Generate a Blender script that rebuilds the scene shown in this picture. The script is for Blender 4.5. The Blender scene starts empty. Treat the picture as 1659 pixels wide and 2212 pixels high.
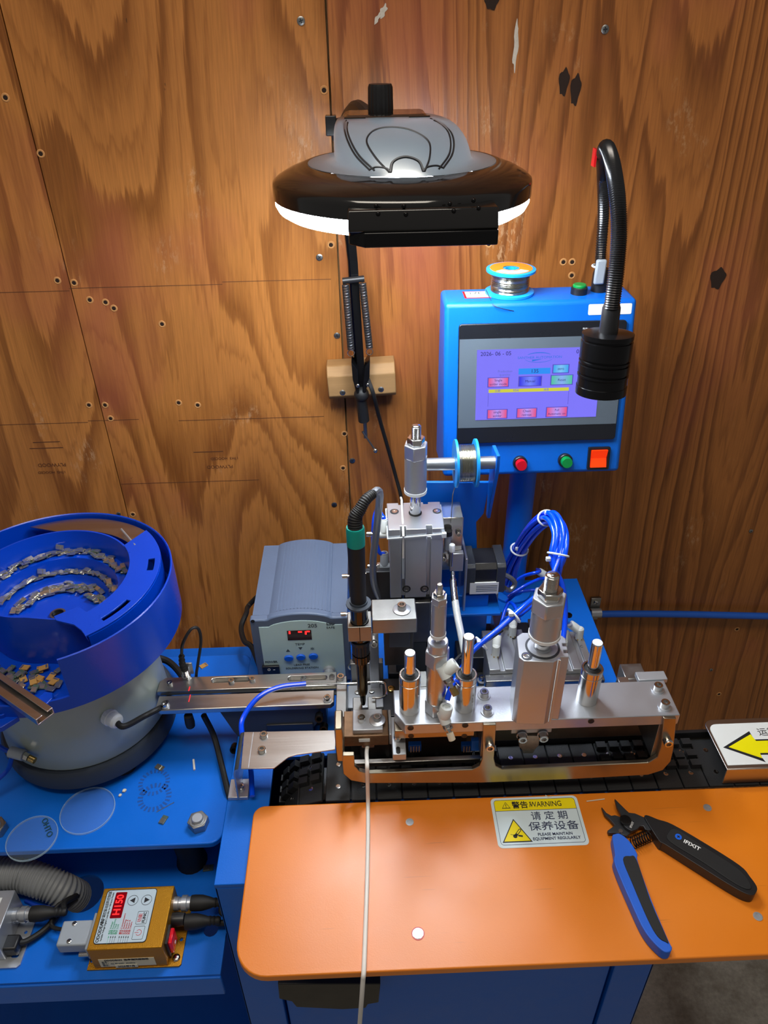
import bpy, bmesh, math, random
from mathutils import Vector, Matrix, Quaternion
random.seed(7)
SC = bpy.context.scene
COL = SC.collection
V = Vector
PI = math.pi

# ------------------------------------------------------------------ camera
FPX, IW, IH = 1600.0, 1659.0, 2212.0
CAM_LOC = V((0.0, 0.0, 1.5))
_p, _y, _r = math.radians(33.7), math.radians(1.3), math.radians(1.1)
_f = V((math.sin(_y) * math.cos(_p), math.cos(_y) * math.cos(_p), -math.sin(_p)))
_rt = V((math.cos(_y), -math.sin(_y), 0))
_up = _rt.cross(_f)
_rt2 = _rt * math.cos(_r) - _up * math.sin(_r)
_up2 = _up * math.cos(_r) + _rt * math.sin(_r)
cam_d = bpy.data.cameras.new('camera')
cam_d.sensor_fit = 'VERTICAL'
cam_d.sensor_height = 24.0
cam_d.lens = 24.0 * FPX / IH
cam_d.clip_start = 0.01
cam = bpy.data.objects.new('camera', cam_d)
COL.objects.link(cam)
cam.matrix_world = Matrix((
    (_rt2.x, _up2.x, -_f.x, CAM_LOC.x),
    (_rt2.y, _up2.y, -_f.y, CAM_LOC.y),
    (_rt2.z, _up2.z, -_f.z, CAM_LOC.z),
    (0, 0, 0, 1)))
SC.camera = cam

# ------------------------------------------------------------------ world, lights, exposure
world = bpy.data.worlds.new('world')
SC.world = world
world.use_nodes = True
world.node_tree.nodes['Background'].inputs[0].default_value = (1.0, 0.96, 0.92, 1)
world.node_tree.nodes['Background'].inputs[1].default_value = 0.17

def area_light(name, loc, target, size, size_y, power, color):
    d = bpy.data.lights.new(name, 'AREA')
    d.shape = 'RECTANGLE'
    d.size, d.size_y = size, size_y
    d.energy = power
    d.color = color
    o = bpy.data.objects.new(name, d)
    COL.objects.link(o)
    o.location = loc
    o.rotation_euler = (V(target) - V(loc)).to_track_quat('-Z', 'Y').to_euler()
    return o

# the room's ceiling fixture, above and a little left of the bench
area_light('ceiling_tube_light', (-0.15, 0.10, 2.55), (-0.12, 0.35, 0.8), 1.2, 0.35, 16, (1.0, 0.90, 0.76))
SC.view_settings.view_transform = 'Standard'
SC.view_settings.look = 'None'
SC.view_settings.gamma = 1.0
SC.view_settings.exposure = 0.0
SC.view_settings.use_curve_mapping = False

# ------------------------------------------------------------------ placing helpers
def ray(u, v):
    return _f + _rt2 * ((u - IW / 2) / FPX) - _up2 * ((v - IH / 2) / FPX)
def PZ(u, v, z):
    d = ray(u, v)
    return CAM_LOC + d * ((z - CAM_LOC.z) / d.z)
def PY(u, v, y):
    d = ray(u, v)
    return CAM_LOC + d * ((y - CAM_LOC.y) / d.y)
def PX(u, v, x):
    d = ray(u, v)
    return CAM_LOC + d * ((x - CAM_LOC.x) / d.x)
def row(P):
    d = V(P) - CAM_LOC
    return IH / 2 - FPX * d.dot(_up2) / d.dot(_f)
def HZ(P, v):
    lo, hi = 0.0, 1.7
    for _ in range(50):
        m = (lo + hi) / 2
        if row((P[0], P[1], m)) > v: lo = m
        else: hi = m
    return lo

# ------------------------------------------------------------------ materials
def lin(h):
    if isinstance(h, str):
        h = h.lstrip('#')
        c = [int(h[i:i + 2], 16) / 255 for i in (0, 2, 4)]
    else:
        c = [x / 255 for x in h]
    return tuple(x / 12.92 if x <= 0.04045 else ((x + 0.055) / 1.055) ** 2.4 for x in c) + (1.0,)

class NT:
    """small node helper"""
    def __init__(s, name):
        s.m = bpy.data.materials.new(name)
        s.m.use_nodes = True
        s.t = s.m.node_tree
        s.b = s.t.nodes['Principled BSDF']
        s.out = s.t.nodes['Material Output']
    def n(s, kind, **kw):
        nd = s.t.nodes.new(kind)
        for k, v in kw.items():
            if k.startswith('i_'):
                key = k[2:]
                key = int(key) if key.isdigit() else key.replace('_', ' ')
                nd.inputs[key].default_value = v
            else:
                setattr(nd, k, v)
        return nd
    def l(s, a, b):
        s.t.links.new(a, b)
    def math(s, op, a, b=None, c=None):
        nd = s.t.nodes.new('ShaderNodeMath')
        nd.operation = op
        for i, x in enumerate((a, b, c)):
            if x is None: continue
            if isinstance(x, (int, float)): nd.inputs[i].default_value = x
            else: s.l(x, nd.inputs[i])
        return nd.outputs[0]
    def mix(s, fac, a, b, blend='MIX'):
        nd = s.t.nodes.new('ShaderNodeMix')
        nd.data_type = 'RGBA'
        nd.blend_type = blend
        for i, x in ((0, fac), (6, a), (7, b)):
            if isinstance(x, (int, float, tuple)): nd.inputs[i].default_value = x
            else: s.l(x, nd.inputs[i])
        return nd.outputs[2]
    def ramp(s, fac, stops, interp='LINEAR'):
        nd = s.t.nodes.new('ShaderNodeValToRGB')
        nd.color_ramp.interpolation = interp
        el = nd.color_ramp.elements
        while len(el) < len(stops): el.new(0.5)
        for e, (p, c) in zip(el, stops):
            e.position = p
            e.color = c if isinstance(c, tuple) else (c, c, c, 1)
        s.l(fac, nd.inputs[0])
        return nd.outputs[0]

MATS = {}
def mat(name, col, rough=0.5, metal=0.0, var=0.08, vscale=40, bump=0.0, bscale=300, coat=0.0,
        emit=None, estr=0.0, trans=0.0, spec=0.5, rvar=0.08, stretch=None, alpha=1.0, ior=1.45):
    k = NT(name)
    b = k.b
    c = lin(col)
    tc = k.n('ShaderNodeTexCoord')
    src = tc.outputs['Object']
    if stretch:
        mp = k.n('ShaderNodeMapping')
        mp.inputs['Scale'].default_value = stretch
        k.l(src, mp.inputs['Vector'])
        src = mp.outputs[0]
    nz = k.n('ShaderNodeTexNoise', i_Scale=vscale, i_Detail=3.0, i_Roughness=0.6)
    k.l(src, nz.inputs['Vector'])
    dark = tuple(x * (1 - var) for x in c[:3]) + (1,)
    lite = tuple(min(1, x * (1 + var) + 0.002 * var) for x in c[:3]) + (1,)
    k.l(k.mix(nz.outputs['Fac'], dark, lite), b.inputs['Base Color'])
    r = k.n('ShaderNodeMapRange')
    r.inputs['To Min'].default_value = max(0.02, rough - rvar)
    r.inputs['To Max'].default_value = min(1, rough + rvar)
    k.l(nz.outputs['Fac'], r.inputs['Value'])
    k.l(r.outputs[0], b.inputs['Roughness'])
    b.inputs['Metallic'].default_value = metal
    b.inputs['Specular IOR Level'].default_value = spec
    b.inputs['IOR'].default_value = ior
    if coat:
        b.inputs['Coat Weight'].default_value = coat
        b.inputs['Coat Roughness'].default_value = 0.12
    if trans: b.inputs['Transmission Weight'].default_value = trans
    if alpha < 1: b.inputs['Alpha'].default_value = alpha
    if emit is not None:
        b.inputs['Emission Color'].default_value = lin(emit)
        b.inputs['Emission Strength'].default_value = estr
    if bump:
        n2 = k.n('ShaderNodeTexNoise', i_Scale=bscale, i_Detail=2.0)
        k.l(src, n2.inputs['Vector'])
        bp = k.n('ShaderNodeBump', i_Strength=bump, i_Distance=0.001)
        k.l(n2.outputs['Fac'], bp.inputs['Height'])
        k.l(bp.outputs[0], b.inputs['Normal'])
    MATS[name] = k.m
    return k.m

mat('blue_paint', (6, 98, 202), 0.38, bump=0.12, bscale=900, var=0.05, spec=0.4)
mat('bowl_blue', (0, 58, 176), 0.30, bump=0.06, bscale=700, var=0.05, coat=0.15)
mat('blue_tube', (0, 72, 236), 0.18, var=0.03, coat=0.3)
mat('hose_blue', (30, 90, 190), 0.4, var=0.05)
mat('spool_blue', (25, 140, 225), 0.35, var=0.04)
mat('button_blue', (20, 95, 215), 0.4, var=0.03)
mat('grip_blue', (28, 92, 200), 0.5, var=0.04)
mat('alu', (186, 190, 197), 0.34, 0.78, var=0.06, vscale=30, bump=0.05, bscale=500)
mat('alu_flat', (178, 182, 188), 0.40, 0.65, var=0.05)
mat('brushed', (186, 184, 180), 0.30, 1.0, var=0.10, vscale=25, stretch=(0.15, 3, 3), bump=0.06, bscale=160)
mat('steel', (205, 203, 200), 0.16, 1.0, var=0.05)
mat('chrome', (225, 226, 230), 0.07, 1.0, var=0.02, rvar=0.03)
mat('dull_steel', (150, 150, 148), 0.38, 1.0, var=0.18, vscale=80)
mat('warm_steel', (168, 158, 138), 0.30, 1.0, var=0.12, vscale=14)  # warm base tint; on the guard frame it paints in the reflected orange
mat('dark_steel', (70, 72, 76), 0.42, 0.8, var=0.12, vscale=50)
mat('brass_tip', (98, 84, 62), 0.25, 1.0, var=0.15)
mat('black_plastic', (26, 26, 28), 0.38, var=0.08, bump=0.05)
mat('black_gloss', (22, 21, 21), 0.12, var=0.05, coat=0.4)
mat('black_rubber', (22, 22, 23), 0.6, var=0.1)
mat('black_metal', (24, 24, 26), 0.22, 0.6, var=0.08)
mat('chain_black', (30, 31, 33), 0.55, var=0.12, bump=0.15, bscale=600)
mat('motor_grey', (66, 70, 76), 0.42, 0.4, var=0.1, bump=0.25, bscale=700)
mat('charcoal', (52, 60, 72), 0.6, var=0.06)
mat('station_grey', (84, 98, 122), 0.42, var=0.05, bump=0.08)
mat('station_panel', (178, 205, 205), 0.45, var=0.04)
mat('feeder_grey', (168, 178, 168), 0.35, var=0.06, coat=0.2)
mat('grey_hose', (128, 132, 136), 0.5, var=0.05)
mat('grey_plastic', (150, 158, 168), 0.45, var=0.05)
mat('white_plastic', (228, 234, 238), 0.4, var=0.03)
mat('fitting_white', (214, 220, 220), 0.35, var=0.03)
mat('zip_tie', (214, 222, 228), 0.35, var=0.03)
mat('wire_white', (222, 218, 212), 0.45, var=0.04)
mat('teal', (0, 140, 128), 0.45, var=0.04)
mat('gold', (176, 124, 30), 0.42, 0.75, var=0.10, vscale=400, bump=0.35, bscale=1200)
mat('panel_silver', (176, 192, 204), 0.4, var=0.03)
mat('copper_block', (128, 100, 76), 0.45, 0.75, var=0.4, vscale=120)
mat('red_button', (190, 8, 20), 0.3, var=0.04)
mat('green_button', (8, 130, 60), 0.3, var=0.04)
mat('red_rocker', (190, 12, 30), 0.2, var=0.04, emit=(190, 10, 20), estr=0.15)
mat('orange_rocker', (235, 60, 10), 0.2, var=0.04, emit=(255, 50, 5), estr=0.6)
mat('paper_white', (222, 226, 226), 0.6, var=0.03)
mat('paper_cream', (205, 200, 180), 0.7, var=0.05)
mat('label_white', (206, 222, 230), 0.4, var=0.03)
mat('label_yellow', (240, 220, 10), 0.4, var=0.03)
mat('arrow_yellow', (236, 226, 10), 0.4, var=0.03)
mat('ink_black', (28, 30, 36), 0.5, var=0.03)
mat('ink_navy', (44, 52, 84), 0.5, var=0.03)
mat('ink_grey', (70, 80, 86), 0.5, var=0.03)
mat('ink_red', (190, 30, 40), 0.5, var=0.03)
mat('ink_green', (60, 160, 120), 0.5, var=0.03)
mat('ink_white', (235, 235, 235), 0.5, var=0.03)
mat('ink_stamp', (92, 54, 30), 0.7, var=0.2)
mat('label_orange', (225, 120, 30), 0.4, var=0.05)
mat('solder', (190, 190, 180), 0.22, 1.0, var=0.1)
mat('chip_metal', (196, 192, 178), 0.20, 0.88, var=0.12, vscale=60)
mat('chip_board', (66, 84, 78), 0.4, var=0.2)
mat('chip_gold', (196, 150, 84), 0.4, 0.3, var=0.12)
mat('bezel_black', (22, 24, 30), 0.3, var=0.03)
mat('bezel_grey', (84, 94, 104), 0.4, var=0.03)
mat('pine', (152, 116, 74), 0.6, var=0.22, vscale=14, stretch=(0.4, 6, 6), bump=0.2, bscale=120)
mat('pipe_grey', (138, 142, 146), 0.4, 0.8, var=0.08)
mat('clear_plastic', (200, 225, 235), 0.06, var=0.0, alpha=0.035, spec=0.8)
mat('clear_rim', (190, 220, 235), 0.1, var=0.0, alpha=0.30, spec=0.8)
mat('neck_metal', (74, 74, 76), 0.24, 0.9, var=0.08)
mat('green_ink', (10, 70, 70), 0.6, var=0.2)
mat('dirt_blue', (6, 70, 150), 0.7, var=0.3)
mat('led_white', (255, 255, 255), 0.5, emit=(238, 247, 255), estr=62.0)
mat('led_red', (60, 0, 0), 0.4, emit=(255, 30, 30), estr=3.0)
mat('laser_red', (150, 40, 40), 0.4, emit=(255, 30, 50), estr=0.7)
mat('led_dark', (40, 4, 6), 0.2, var=0.05)
mat('led_panel_red', (70, 2, 8), 0.2, emit=(190, 0, 14), estr=0.25)
mat('tip_pale', (210, 200, 180), 0.5, var=0.1)
mat('clear_tube', (225, 232, 236), 0.12, 0.35, var=0.05)
mat('screw_brass', (190, 160, 100), 0.25, 1.0, var=0.08)
mat('rod_end', (208, 214, 216), 0.55, 0.2, var=0.15, vscale=500)
mat('rust_steel', (176, 172, 160), 0.4, 0.7, var=0.45, vscale=260)

# ---- materials with their own figure
def wood_mat(name, xs, zs, bands, seed, light, dark, skew=0.0):
    k = NT(name)
    tc = k.n('ShaderNodeTexCoord')
    sep = k.n('ShaderNodeSeparateXYZ')
    k.l(tc.outputs['Object'], sep.inputs[0])
    x, z = sep.outputs[0], sep.outputs[2]
    xk = k.math('ADD', x, k.math('MULTIPLY', z, skew))
    def vec(sx, sz, off):
        c = k.n('ShaderNodeCombineXYZ')
        k.l(k.math('MULTIPLY_ADD', xk, sx, off), c.inputs[0])
        k.l(k.math('MULTIPLY_ADD', z, sz, off * 1.7), c.inputs[1])
        return c.outputs[0]
    def noise(v, det=2.0, rough=0.5, dist=0.0):
        nd = k.n('ShaderNodeTexNoise', i_Scale=1.0, i_Detail=det, i_Roughness=rough, i_Distortion=dist)
        k.l(v, nd.inputs['Vector'])
        return nd.outputs['Fac']
    n1 = noise(vec(xs, zs, seed), 1.5, 0.4)
    n2 = noise(vec(xs * 3.2, zs * 1.6, seed + 5), 2.0, 0.5)
    jag = noise(vec(170, 9, seed + 9), 2.0, 0.6)
    t = k.math('MULTIPLY', n1, bands)
    t = k.math('MULTIPLY_ADD', n2, bands * 0.10, t)
    t = k.math('MULTIPLY_ADD', jag, 0.42, t)
    fr = k.math('FRACT', t)
    fine = k.ramp(k.math('FRACT', k.math('MULTIPLY', t, 3.0)), [(0.0, 0.0), (0.55, 0.05), (0.85, 0.5), (1.0, 0.0)])
    band = k.ramp(fr, [(0.0, 0.0), (0.50, 0.12), (0.70, 0.55), (0.86, 1.0), (0.94, 0.85), (1.0, 0.0)])
    # bands fade in and out over the sheet
    amp = k.ramp(noise(vec(xs * 1.2, zs * 1.4, seed + 20), 2.0), [(0.25, 0.55), (0.7, 1.0)])
    band = k.math('MULTIPLY', k.math('MAXIMUM', band, fine), amp)
    col = k.mix(band, lin(light), lin(dark))
    fib = noise(vec(420, 14, seed + 3), 3.0, 0.65)
    col = k.mix(1.0, col, k.ramp(fib, [(0.25, 0.74), (0.75, 1.12)]), 'MULTIPLY')
    tone = noise(vec(2.6, 2.0, seed + 30), 3.0, 0.55)
    col = k.mix(1.0, col, k.ramp(tone, [(0.3, (0.84, 0.80, 0.76, 1)), (0.7, (1.08, 1.06, 1.02, 1))]), 'MULTIPLY')
    # reddish wash and pale scuffs
    red = k.ramp(noise(vec(3.4, 2.4, seed + 41), 3.0, 0.6), [(0.52, 0.0), (0.70, 0.6)])
    col = k.mix(red, col, lin((158, 80, 62)))
    sc = k.math('MULTIPLY', k.ramp(noise(vec(9, 5, seed + 50), 3.0, 0.7), [(0.60, 0.0), (0.70, 1.0)]),
                k.ramp(noise(vec(160, 60, seed + 52), 4.0, 0.75), [(0.50, 0.0), (0.62, 0.5)]))
    col = k.mix(sc, col, lin((206, 168, 128)))
    pits = k.ramp(noise(vec(60, 22, seed + 60), 3.0, 0.8), [(0.735, 0.0), (0.76, 0.8)])
    col = k.mix(pits, col, lin((70, 42, 24)))
    k.l(col, k.b.inputs['Base Color'])
    k.l(k.ramp(band, [(0, 0.42), (1, 0.34)]), k.b.inputs['Roughness'])
    k.b.inputs['Specular IOR Level'].default_value = 0.42
    bp = k.n('ShaderNodeBump', i_Strength=0.25, i_Distance=0.0006)
    k.l(k.math('ADD', fib, band), bp.inputs['Height'])
    k.l(bp.outputs[0], k.b.inputs['Normal'])
    MATS[name] = k.m
wood_mat('ply_left', 3.2, 0.85, 17.0, 3.3, (186, 122, 60), (122, 70, 26), skew=-0.06)
wood_mat('ply_right', 6.0, 0.36, 26.0, 11.7, (166, 104, 50), (104, 58, 23), skew=0.05)
wood_mat('ply_edge', 3.2, 0.8, 17.0, 27.0, (186, 122, 60), (122, 70, 26), skew=-0.03)

def orange_mat():
    k = NT('orange_plate')
    tc = k.n('ShaderNodeTexCoord')
    nz = k.n('ShaderNodeTexNoise', i_Scale=9.0, i_Detail=4.0, i_Roughness=0.6)
    k.l(tc.outputs['Object'], nz.inputs['Vector'])
    f = k.n('ShaderNodeTexNoise', i_Scale=900.0, i_Detail=2.0)
    k.l(tc.outputs['Object'], f.inputs['Vector'])
    c = k.mix(nz.outputs['Fac'], lin((213, 114, 8)), lin((223, 126, 16)))
    # sparse fine scratches
    mp = k.n('ShaderNodeMapping')
    mp.inputs['Rotation'].default_value = (0, 0, 0.6)
    mp.inputs['Scale'].default_value = (12, 300, 1)
    k.l(tc.outputs['Object'], mp.inputs['Vector'])
    s = k.n('ShaderNodeTexNoise', i_Scale=1.0, i_Detail=2.0)
    k.l(mp.outputs[0], s.inputs['Vector'])
    sm = k.ramp(s.outputs['Fac'], [(0.70, 0.0), (0.74, 0.35)])
    c = k.mix(sm, c, lin((150, 84, 30)))
    k.l(c, k.b.inputs['Base Color'])
    rr = k.ramp(nz.outputs['Fac'], [(0.3, 0.32), (0.7, 0.42)])
    k.l(rr, k.b.inputs['Roughness'])
    k.b.inputs['Specular IOR Level'].default_value = 0.75
    bp = k.n('ShaderNodeBump', i_Strength=0.12, i_Distance=0.0004)
    k.l(f.outputs['Fac'], bp.inputs['Height'])
    k.l(bp.outputs[0], k.b.inputs['Normal'])
    MATS['orange_plate'] = k.m
orange_mat()

def concrete_mat():
    k = NT('concrete')
    tc = k.n('ShaderNodeTexCoord')
    a = k.n('ShaderNodeTexNoise', i_Scale=5.0, i_Detail=6.0, i_Roughness=0.65)
    b = k.n('ShaderNodeTexNoise', i_Scale=120.0, i_Detail=4.0, i_Roughness=0.7)
    for n in (a, b): k.l(tc.outputs['Object'], n.inputs['Vector'])
    c = k.ramp(a.outputs['Fac'], [(0.35, lin((140, 130, 112))), (0.5, lin((188, 180, 162))), (0.65, lin((216, 208, 190)))])
    c = k.mix(1.0, c, k.ramp(b.outputs['Fac'], [(0.3, 0.75), (0.7, 1.1)]), 'MULTIPLY')
    k.l(c, k.b.inputs['Base Color'])
    k.b.inputs['Roughness'].default_value = 0.75
    bp = k.n('ShaderNodeBump', i_Strength=0.3, i_Distance=0.002)
    k.l(b.outputs['Fac'], bp.inputs['Height'])
    k.l(bp.outputs[0], k.b.inputs['Normal'])
    MATS['concrete'] = k.m
concrete_mat()

def emis(name, col, s=1.0):
    k = NT(name)
    k.b.inputs['Base Color'].default_value = (0.01, 0.01, 0.01, 1)
    k.b.inputs['Roughness'].default_value = 0.25
    tc = k.n('ShaderNodeTexCoord')
    nz = k.n('ShaderNodeTexNoise', i_Scale=60.0)
    k.l(tc.outputs['Object'], nz.inputs['Vector'])
    c = lin(col)
    k.l(k.mix(nz.outputs['Fac'], tuple(x * 0.96 for x in c[:3]) + (1,), c), k.b.inputs['Emission Color'])
    k.b.inputs['Emission Strength'].default_value = s
    MATS[name] = k.m
emis('scr_bg', (124, 116, 250)); emis('scr_cyan', (30, 140, 245)); emis('scr_ink', (30, 26, 110))
emis('scr_yellow', (205, 205, 60)); emis('scr_faint', (96, 104, 200)); emis('scr_logo', (30, 110, 225))
emis('scr_shade', (80, 74, 190))
def scr_btn(name, edge, mid):
    # a button whose printed face runs from one colour at its ends to another in its middle
    k = NT(name)
    k.b.inputs['Base Color'].default_value = (0.01, 0.01, 0.01, 1)
    tc = k.n('ShaderNodeTexCoord')
    sp = k.n('ShaderNodeSeparateXYZ')
    k.l(tc.outputs['Generated'], sp.inputs[0])
    c = k.ramp(sp.outputs[0], [(0.0, lin(edge)), (0.5, lin(mid)), (1.0, lin(edge))])
    k.l(c, k.b.inputs['Emission Color'])
    k.b.inputs['Emission Strength'].default_value = 1.0
    MATS[name] = k.m
scr_btn('btn_red', (226, 70, 120), (178, 148, 245)); scr_btn('btn_navy', (20, 10, 225), (110, 130, 250))
scr_btn('btn_green', (70, 190, 150), (130, 170, 240)); scr_btn('btn_cyan', (40, 160, 235), (120, 190, 245))

def dome_mat():
    k = NT('smoked_dome')
    b = k.b
    tc = k.n('ShaderNodeTexCoord')
    nz = k.n('ShaderNodeTexNoise', i_Scale=30.0)
    k.l(tc.outputs['Object'], nz.inputs['Vector'])
    k.l(k.mix(nz.outputs['Fac'], lin((118, 122, 126)), lin((128, 132, 136))), b.inputs['Base Color'])
    b.inputs['Metallic'].default_value = 0.85
    b.inputs['Roughness'].default_value = 0.30
    b.inputs['Coat Weight'].default_value = 0.3
    tr = k.n('ShaderNodeBsdfTranslucent')
    tr.inputs[0].default_value = lin((214, 226, 232))
    mx = k.n('ShaderNodeMixShader')
    mx.inputs[0].default_value = 0.12
    k.l(b.outputs[0], mx.inputs[1]); k.l(tr.outputs[0], mx.inputs[2])
    k.l(mx.outputs[0], k.out.inputs['Surface'])
    MATS['smoked_dome'] = k.m
dome_mat()

# ------------------------------------------------------------------ geometry collector
def frame(o, zax, xhint=None):
    z = V(zax).normalized()
    h = V(xhint) if xhint is not None else (V((1, 0, 0)) if abs(z.x) < 0.9 else V((0, 1, 0)))
    y = z.cross(h).normalized()
    x = y.cross(z).normalized()
    m = Matrix((x, y, z)).transposed().to_4x4()
    m.translation = V(o)
    return m

def spline(pts, n=8, closed=False):
    P = [V(p) for p in pts]
    N = len(P)
    out = []
    for i in range(N if closed else N - 1):
        if closed: a, b, c, d = P[i - 1], P[i], P[(i + 1) % N], P[(i + 2) % N]
        else:
            b, c = P[i], P[i + 1]
            a = P[i - 1] if i > 0 else b * 2 - c
            d = P[i + 2] if i + 2 < N else c * 2 - b
        for j in range(n):
            t = j / n
            t2, t3 = t * t, t * t * t
            out.append(0.5 * ((2 * b) + (c - a) * t + (2 * a - 5 * b + 4 * c - d) * t2 + (3 * b - a - 3 * c + d) * t3))
    if not closed: out.append(P[-1])
    return out

class G:
    def __init__(s):
        s.v, s.f = [], []
    def add(s, vs, fs, M=None):
        o = len(s.v)
        s.v += [(M @ V(p)) if M is not None else V(p) for p in vs]
        s.f += [[i + o for i in f] for f in fs]
        return s
    def box(s, x0, x1, y0, y1, z0, z1, M=None):
        vs = [(x, y, z) for x in (x0, x1) for y in (y0, y1) for z in (z0, z1)]
        return s.add(vs, [(0, 1, 3, 2), (4, 6, 7, 5), (0, 4, 5, 1), (2, 3, 7, 6), (0, 2, 6, 4), (1, 5, 7, 3)], M)
    def cb(s, c, sz, M=None):
        return s.box(c[0] - sz[0] / 2, c[0] + sz[0] / 2, c[1] - sz[1] / 2, c[1] + sz[1] / 2, c[2] - sz[2] / 2, c[2] + sz[2] / 2, M)
    def lathe(s, prof, M=None, n=28, a0=0.0, a1=2 * PI):
        full = abs(a1 - a0) > 2 * PI - 1e-6
        k = n if full else n + 1
        vs, fs = [], []
        for i in range(k):
            a = a0 + (a1 - a0) * i / n
            c, sn = math.cos(a), math.sin(a)
            vs += [(r * c, r * sn, z) for r, z in prof]
        m = len(prof)
        for i in range(n):
            j = (i + 1) % k
            for q in range(m - 1):
                A, B, C_, D = i * m + q, j * m + q, j * m + q + 1, i * m + q + 1
                if prof[q][0] < 1e-7: fs.append((A, C_, D))
                elif prof[q + 1][0] < 1e-7: fs.append((A, B, D))
                else: fs.append((A, B, C_, D))
        return s.add(vs, fs, M)
    def cyl(s, p0, p1, r0, r1=None, n=24):
        r1 = r0 if r1 is None else r1
        p0, p1 = V(p0), V(p1)
        L = (p1 - p0).length
        return s.lathe([(0, 0), (r0, 0), (r1, L), (0, L)], frame(p0, p1 - p0), n)
    def tube(s, pts, r, n=10, closed=False):
        P = [V(p) for p in pts]
        N = len(P)
        R = r if isinstance(r, (list, tuple)) else [r] * N
        T = []
        for i in range(N):
            a = P[i - 1] if (i > 0 or closed) else P[i]
            b = P[(i + 1) % N] if (i < N - 1 or closed) else P[i]
            T.append((b - a).normalized())
        nrm = T[0].orthogonal().normalized()
        vs, fs = [], []
        for i in range(N):
            if i:
                q = T[i - 1].rotation_difference(T[i])
                nrm = (q @ nrm)
                nrm = (nrm - T[i] * nrm.dot(T[i])).normalized()
            bi = T[i].cross(nrm)
            vs += [P[i] + (nrm * math.cos(2 * PI * k / n) + bi * math.sin(2 * PI * k / n)) * R[i] for k in range(n)]
        for i in range(N if closed else N - 1):
            j = (i + 1) % N
            for k in range(n):
                k2 = (k + 1) % n
                fs.append((i * n + k, i * n + k2, j * n + k2, j * n + k))
        if not closed:
            fs.append(tuple(range(n))[::-1])
            fs.append(tuple((N - 1) * n + k for k in range(n)))
        return s.add(vs, fs)
    def prism(s, poly, z0, z1, M=None):
        n = len(poly)
        ar = sum(poly[i][0] * poly[(i + 1) % n][1] - poly[(i + 1) % n][0] * poly[i][1] for i in range(n))
        if ar < 0: poly = poly[::-1]
        vs = [(x, y, z0) for x, y in poly] + [(x, y, z1) for x, y in poly]
        fs = [tuple(range(n))[::-1], tuple(range(n, 2 * n))]
        fs += [(i, (i + 1) % n, n + (i + 1) % n, n + i) for i in range(n)]
        return s.add(vs, fs, M)
    def prismh(s, outer, holes, z0, z1, M=None):
        bm = bmesh.new()
        for lp in [outer] + list(holes):
            q = [bm.verts.new((x, y, z0)) for x, y in lp]
            for i in range(len(q)): bm.edges.new((q[i], q[(i + 1) % len(q)]))
        bmesh.ops.triangle_fill(bm, use_beauty=True, use_dissolve=False, edges=bm.edges[:])
        r = bmesh.ops.extrude_face_region(bm, geom=bm.faces[:])
        for e in r['geom']:
            if isinstance(e, bmesh.types.BMVert): e.co.z = z1
        bmesh.ops.recalc_face_normals(bm, faces=bm.faces[:])
        bm.verts.index_update()
        s.add([v.co.copy() for v in bm.verts], [[v.index for v in f.verts] for f in bm.faces], M)
        bm.free()
        return s
    def sphere(s, c, r, n=16, m=8, M=None):
        prof = [(max(0, r * math.sin(PI * i / m)), -r * math.cos(PI * i / m)) for i in range(m + 1)]
        prof[0] = (0, -r); prof[-1] = (0, r)
        MM = Matrix.Translation(V(c))
        return s.lathe(prof, MM if M is None else M @ MM, n)

def rrect(x0, x1, y0, y1, r, n=5):
    out = []
    for cx, cy, a in ((x1 - r, y1 - r, 0), (x0 + r, y1 - r, PI / 2), (x0 + r, y0 + r, PI), (x1 - r, y0 + r, 1.5 * PI)):
        out += [(cx + r * math.cos(a + PI / 2 * i / n), cy + r * math.sin(a + PI / 2 * i / n)) for i in range(n + 1)]
    return out
def circ(cx, cy, r, n=16, a0=0.0):
    return [(cx + r * math.cos(a0 + 2 * PI * i / n), cy + r * math.sin(a0 + 2 * PI * i / n)) for i in range(n)]
def slot(x0, x1, cy, r, n=6):
    return [(x1 - r + r * math.cos(-PI / 2 + PI * i / n), cy + r * math.sin(-PI / 2 + PI * i / n)) for i in range(n + 1)] + \
           [(x0 + r + r * math.cos(PI / 2 + PI * i / n), cy + r * math.sin(PI / 2 + PI * i / n)) for i in range(n + 1)]

# ------------------------------------------------------------------ object helpers
WM = {}
def mesh_of(name, g, smooth=35):
    me = bpy.data.meshes.new(name)
    me.from_pydata([tuple(v) for v in g.v], [], g.f)
    me.validate()
    bm = bmesh.new(); bm.from_mesh(me)
    bmesh.ops.recalc_face_normals(bm, faces=bm.faces[:])
    bm.to_mesh(me); bm.free()
    if smooth:
        me.shade_smooth()
        me.set_sharp_from_angle(angle=math.radians(smooth))
    return me
def place(name, me, m, M, parent=None):
    if isinstance(m, str): m = MATS[m]
    if not me.materials: me.materials.append(m)
    o = bpy.data.objects.new(name, me)
    COL.objects.link(o)
    if me.materials[0] is not m:
        o.material_slots[0].link = 'OBJECT'
        o.material_slots[0].material = m
    if parent is not None:
        o.parent = parent
        o.matrix_parent_inverse = WM[parent.name].inverted()
    o.matrix_basis = M
    WM[o.name] = M.copy()
    return o
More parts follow.
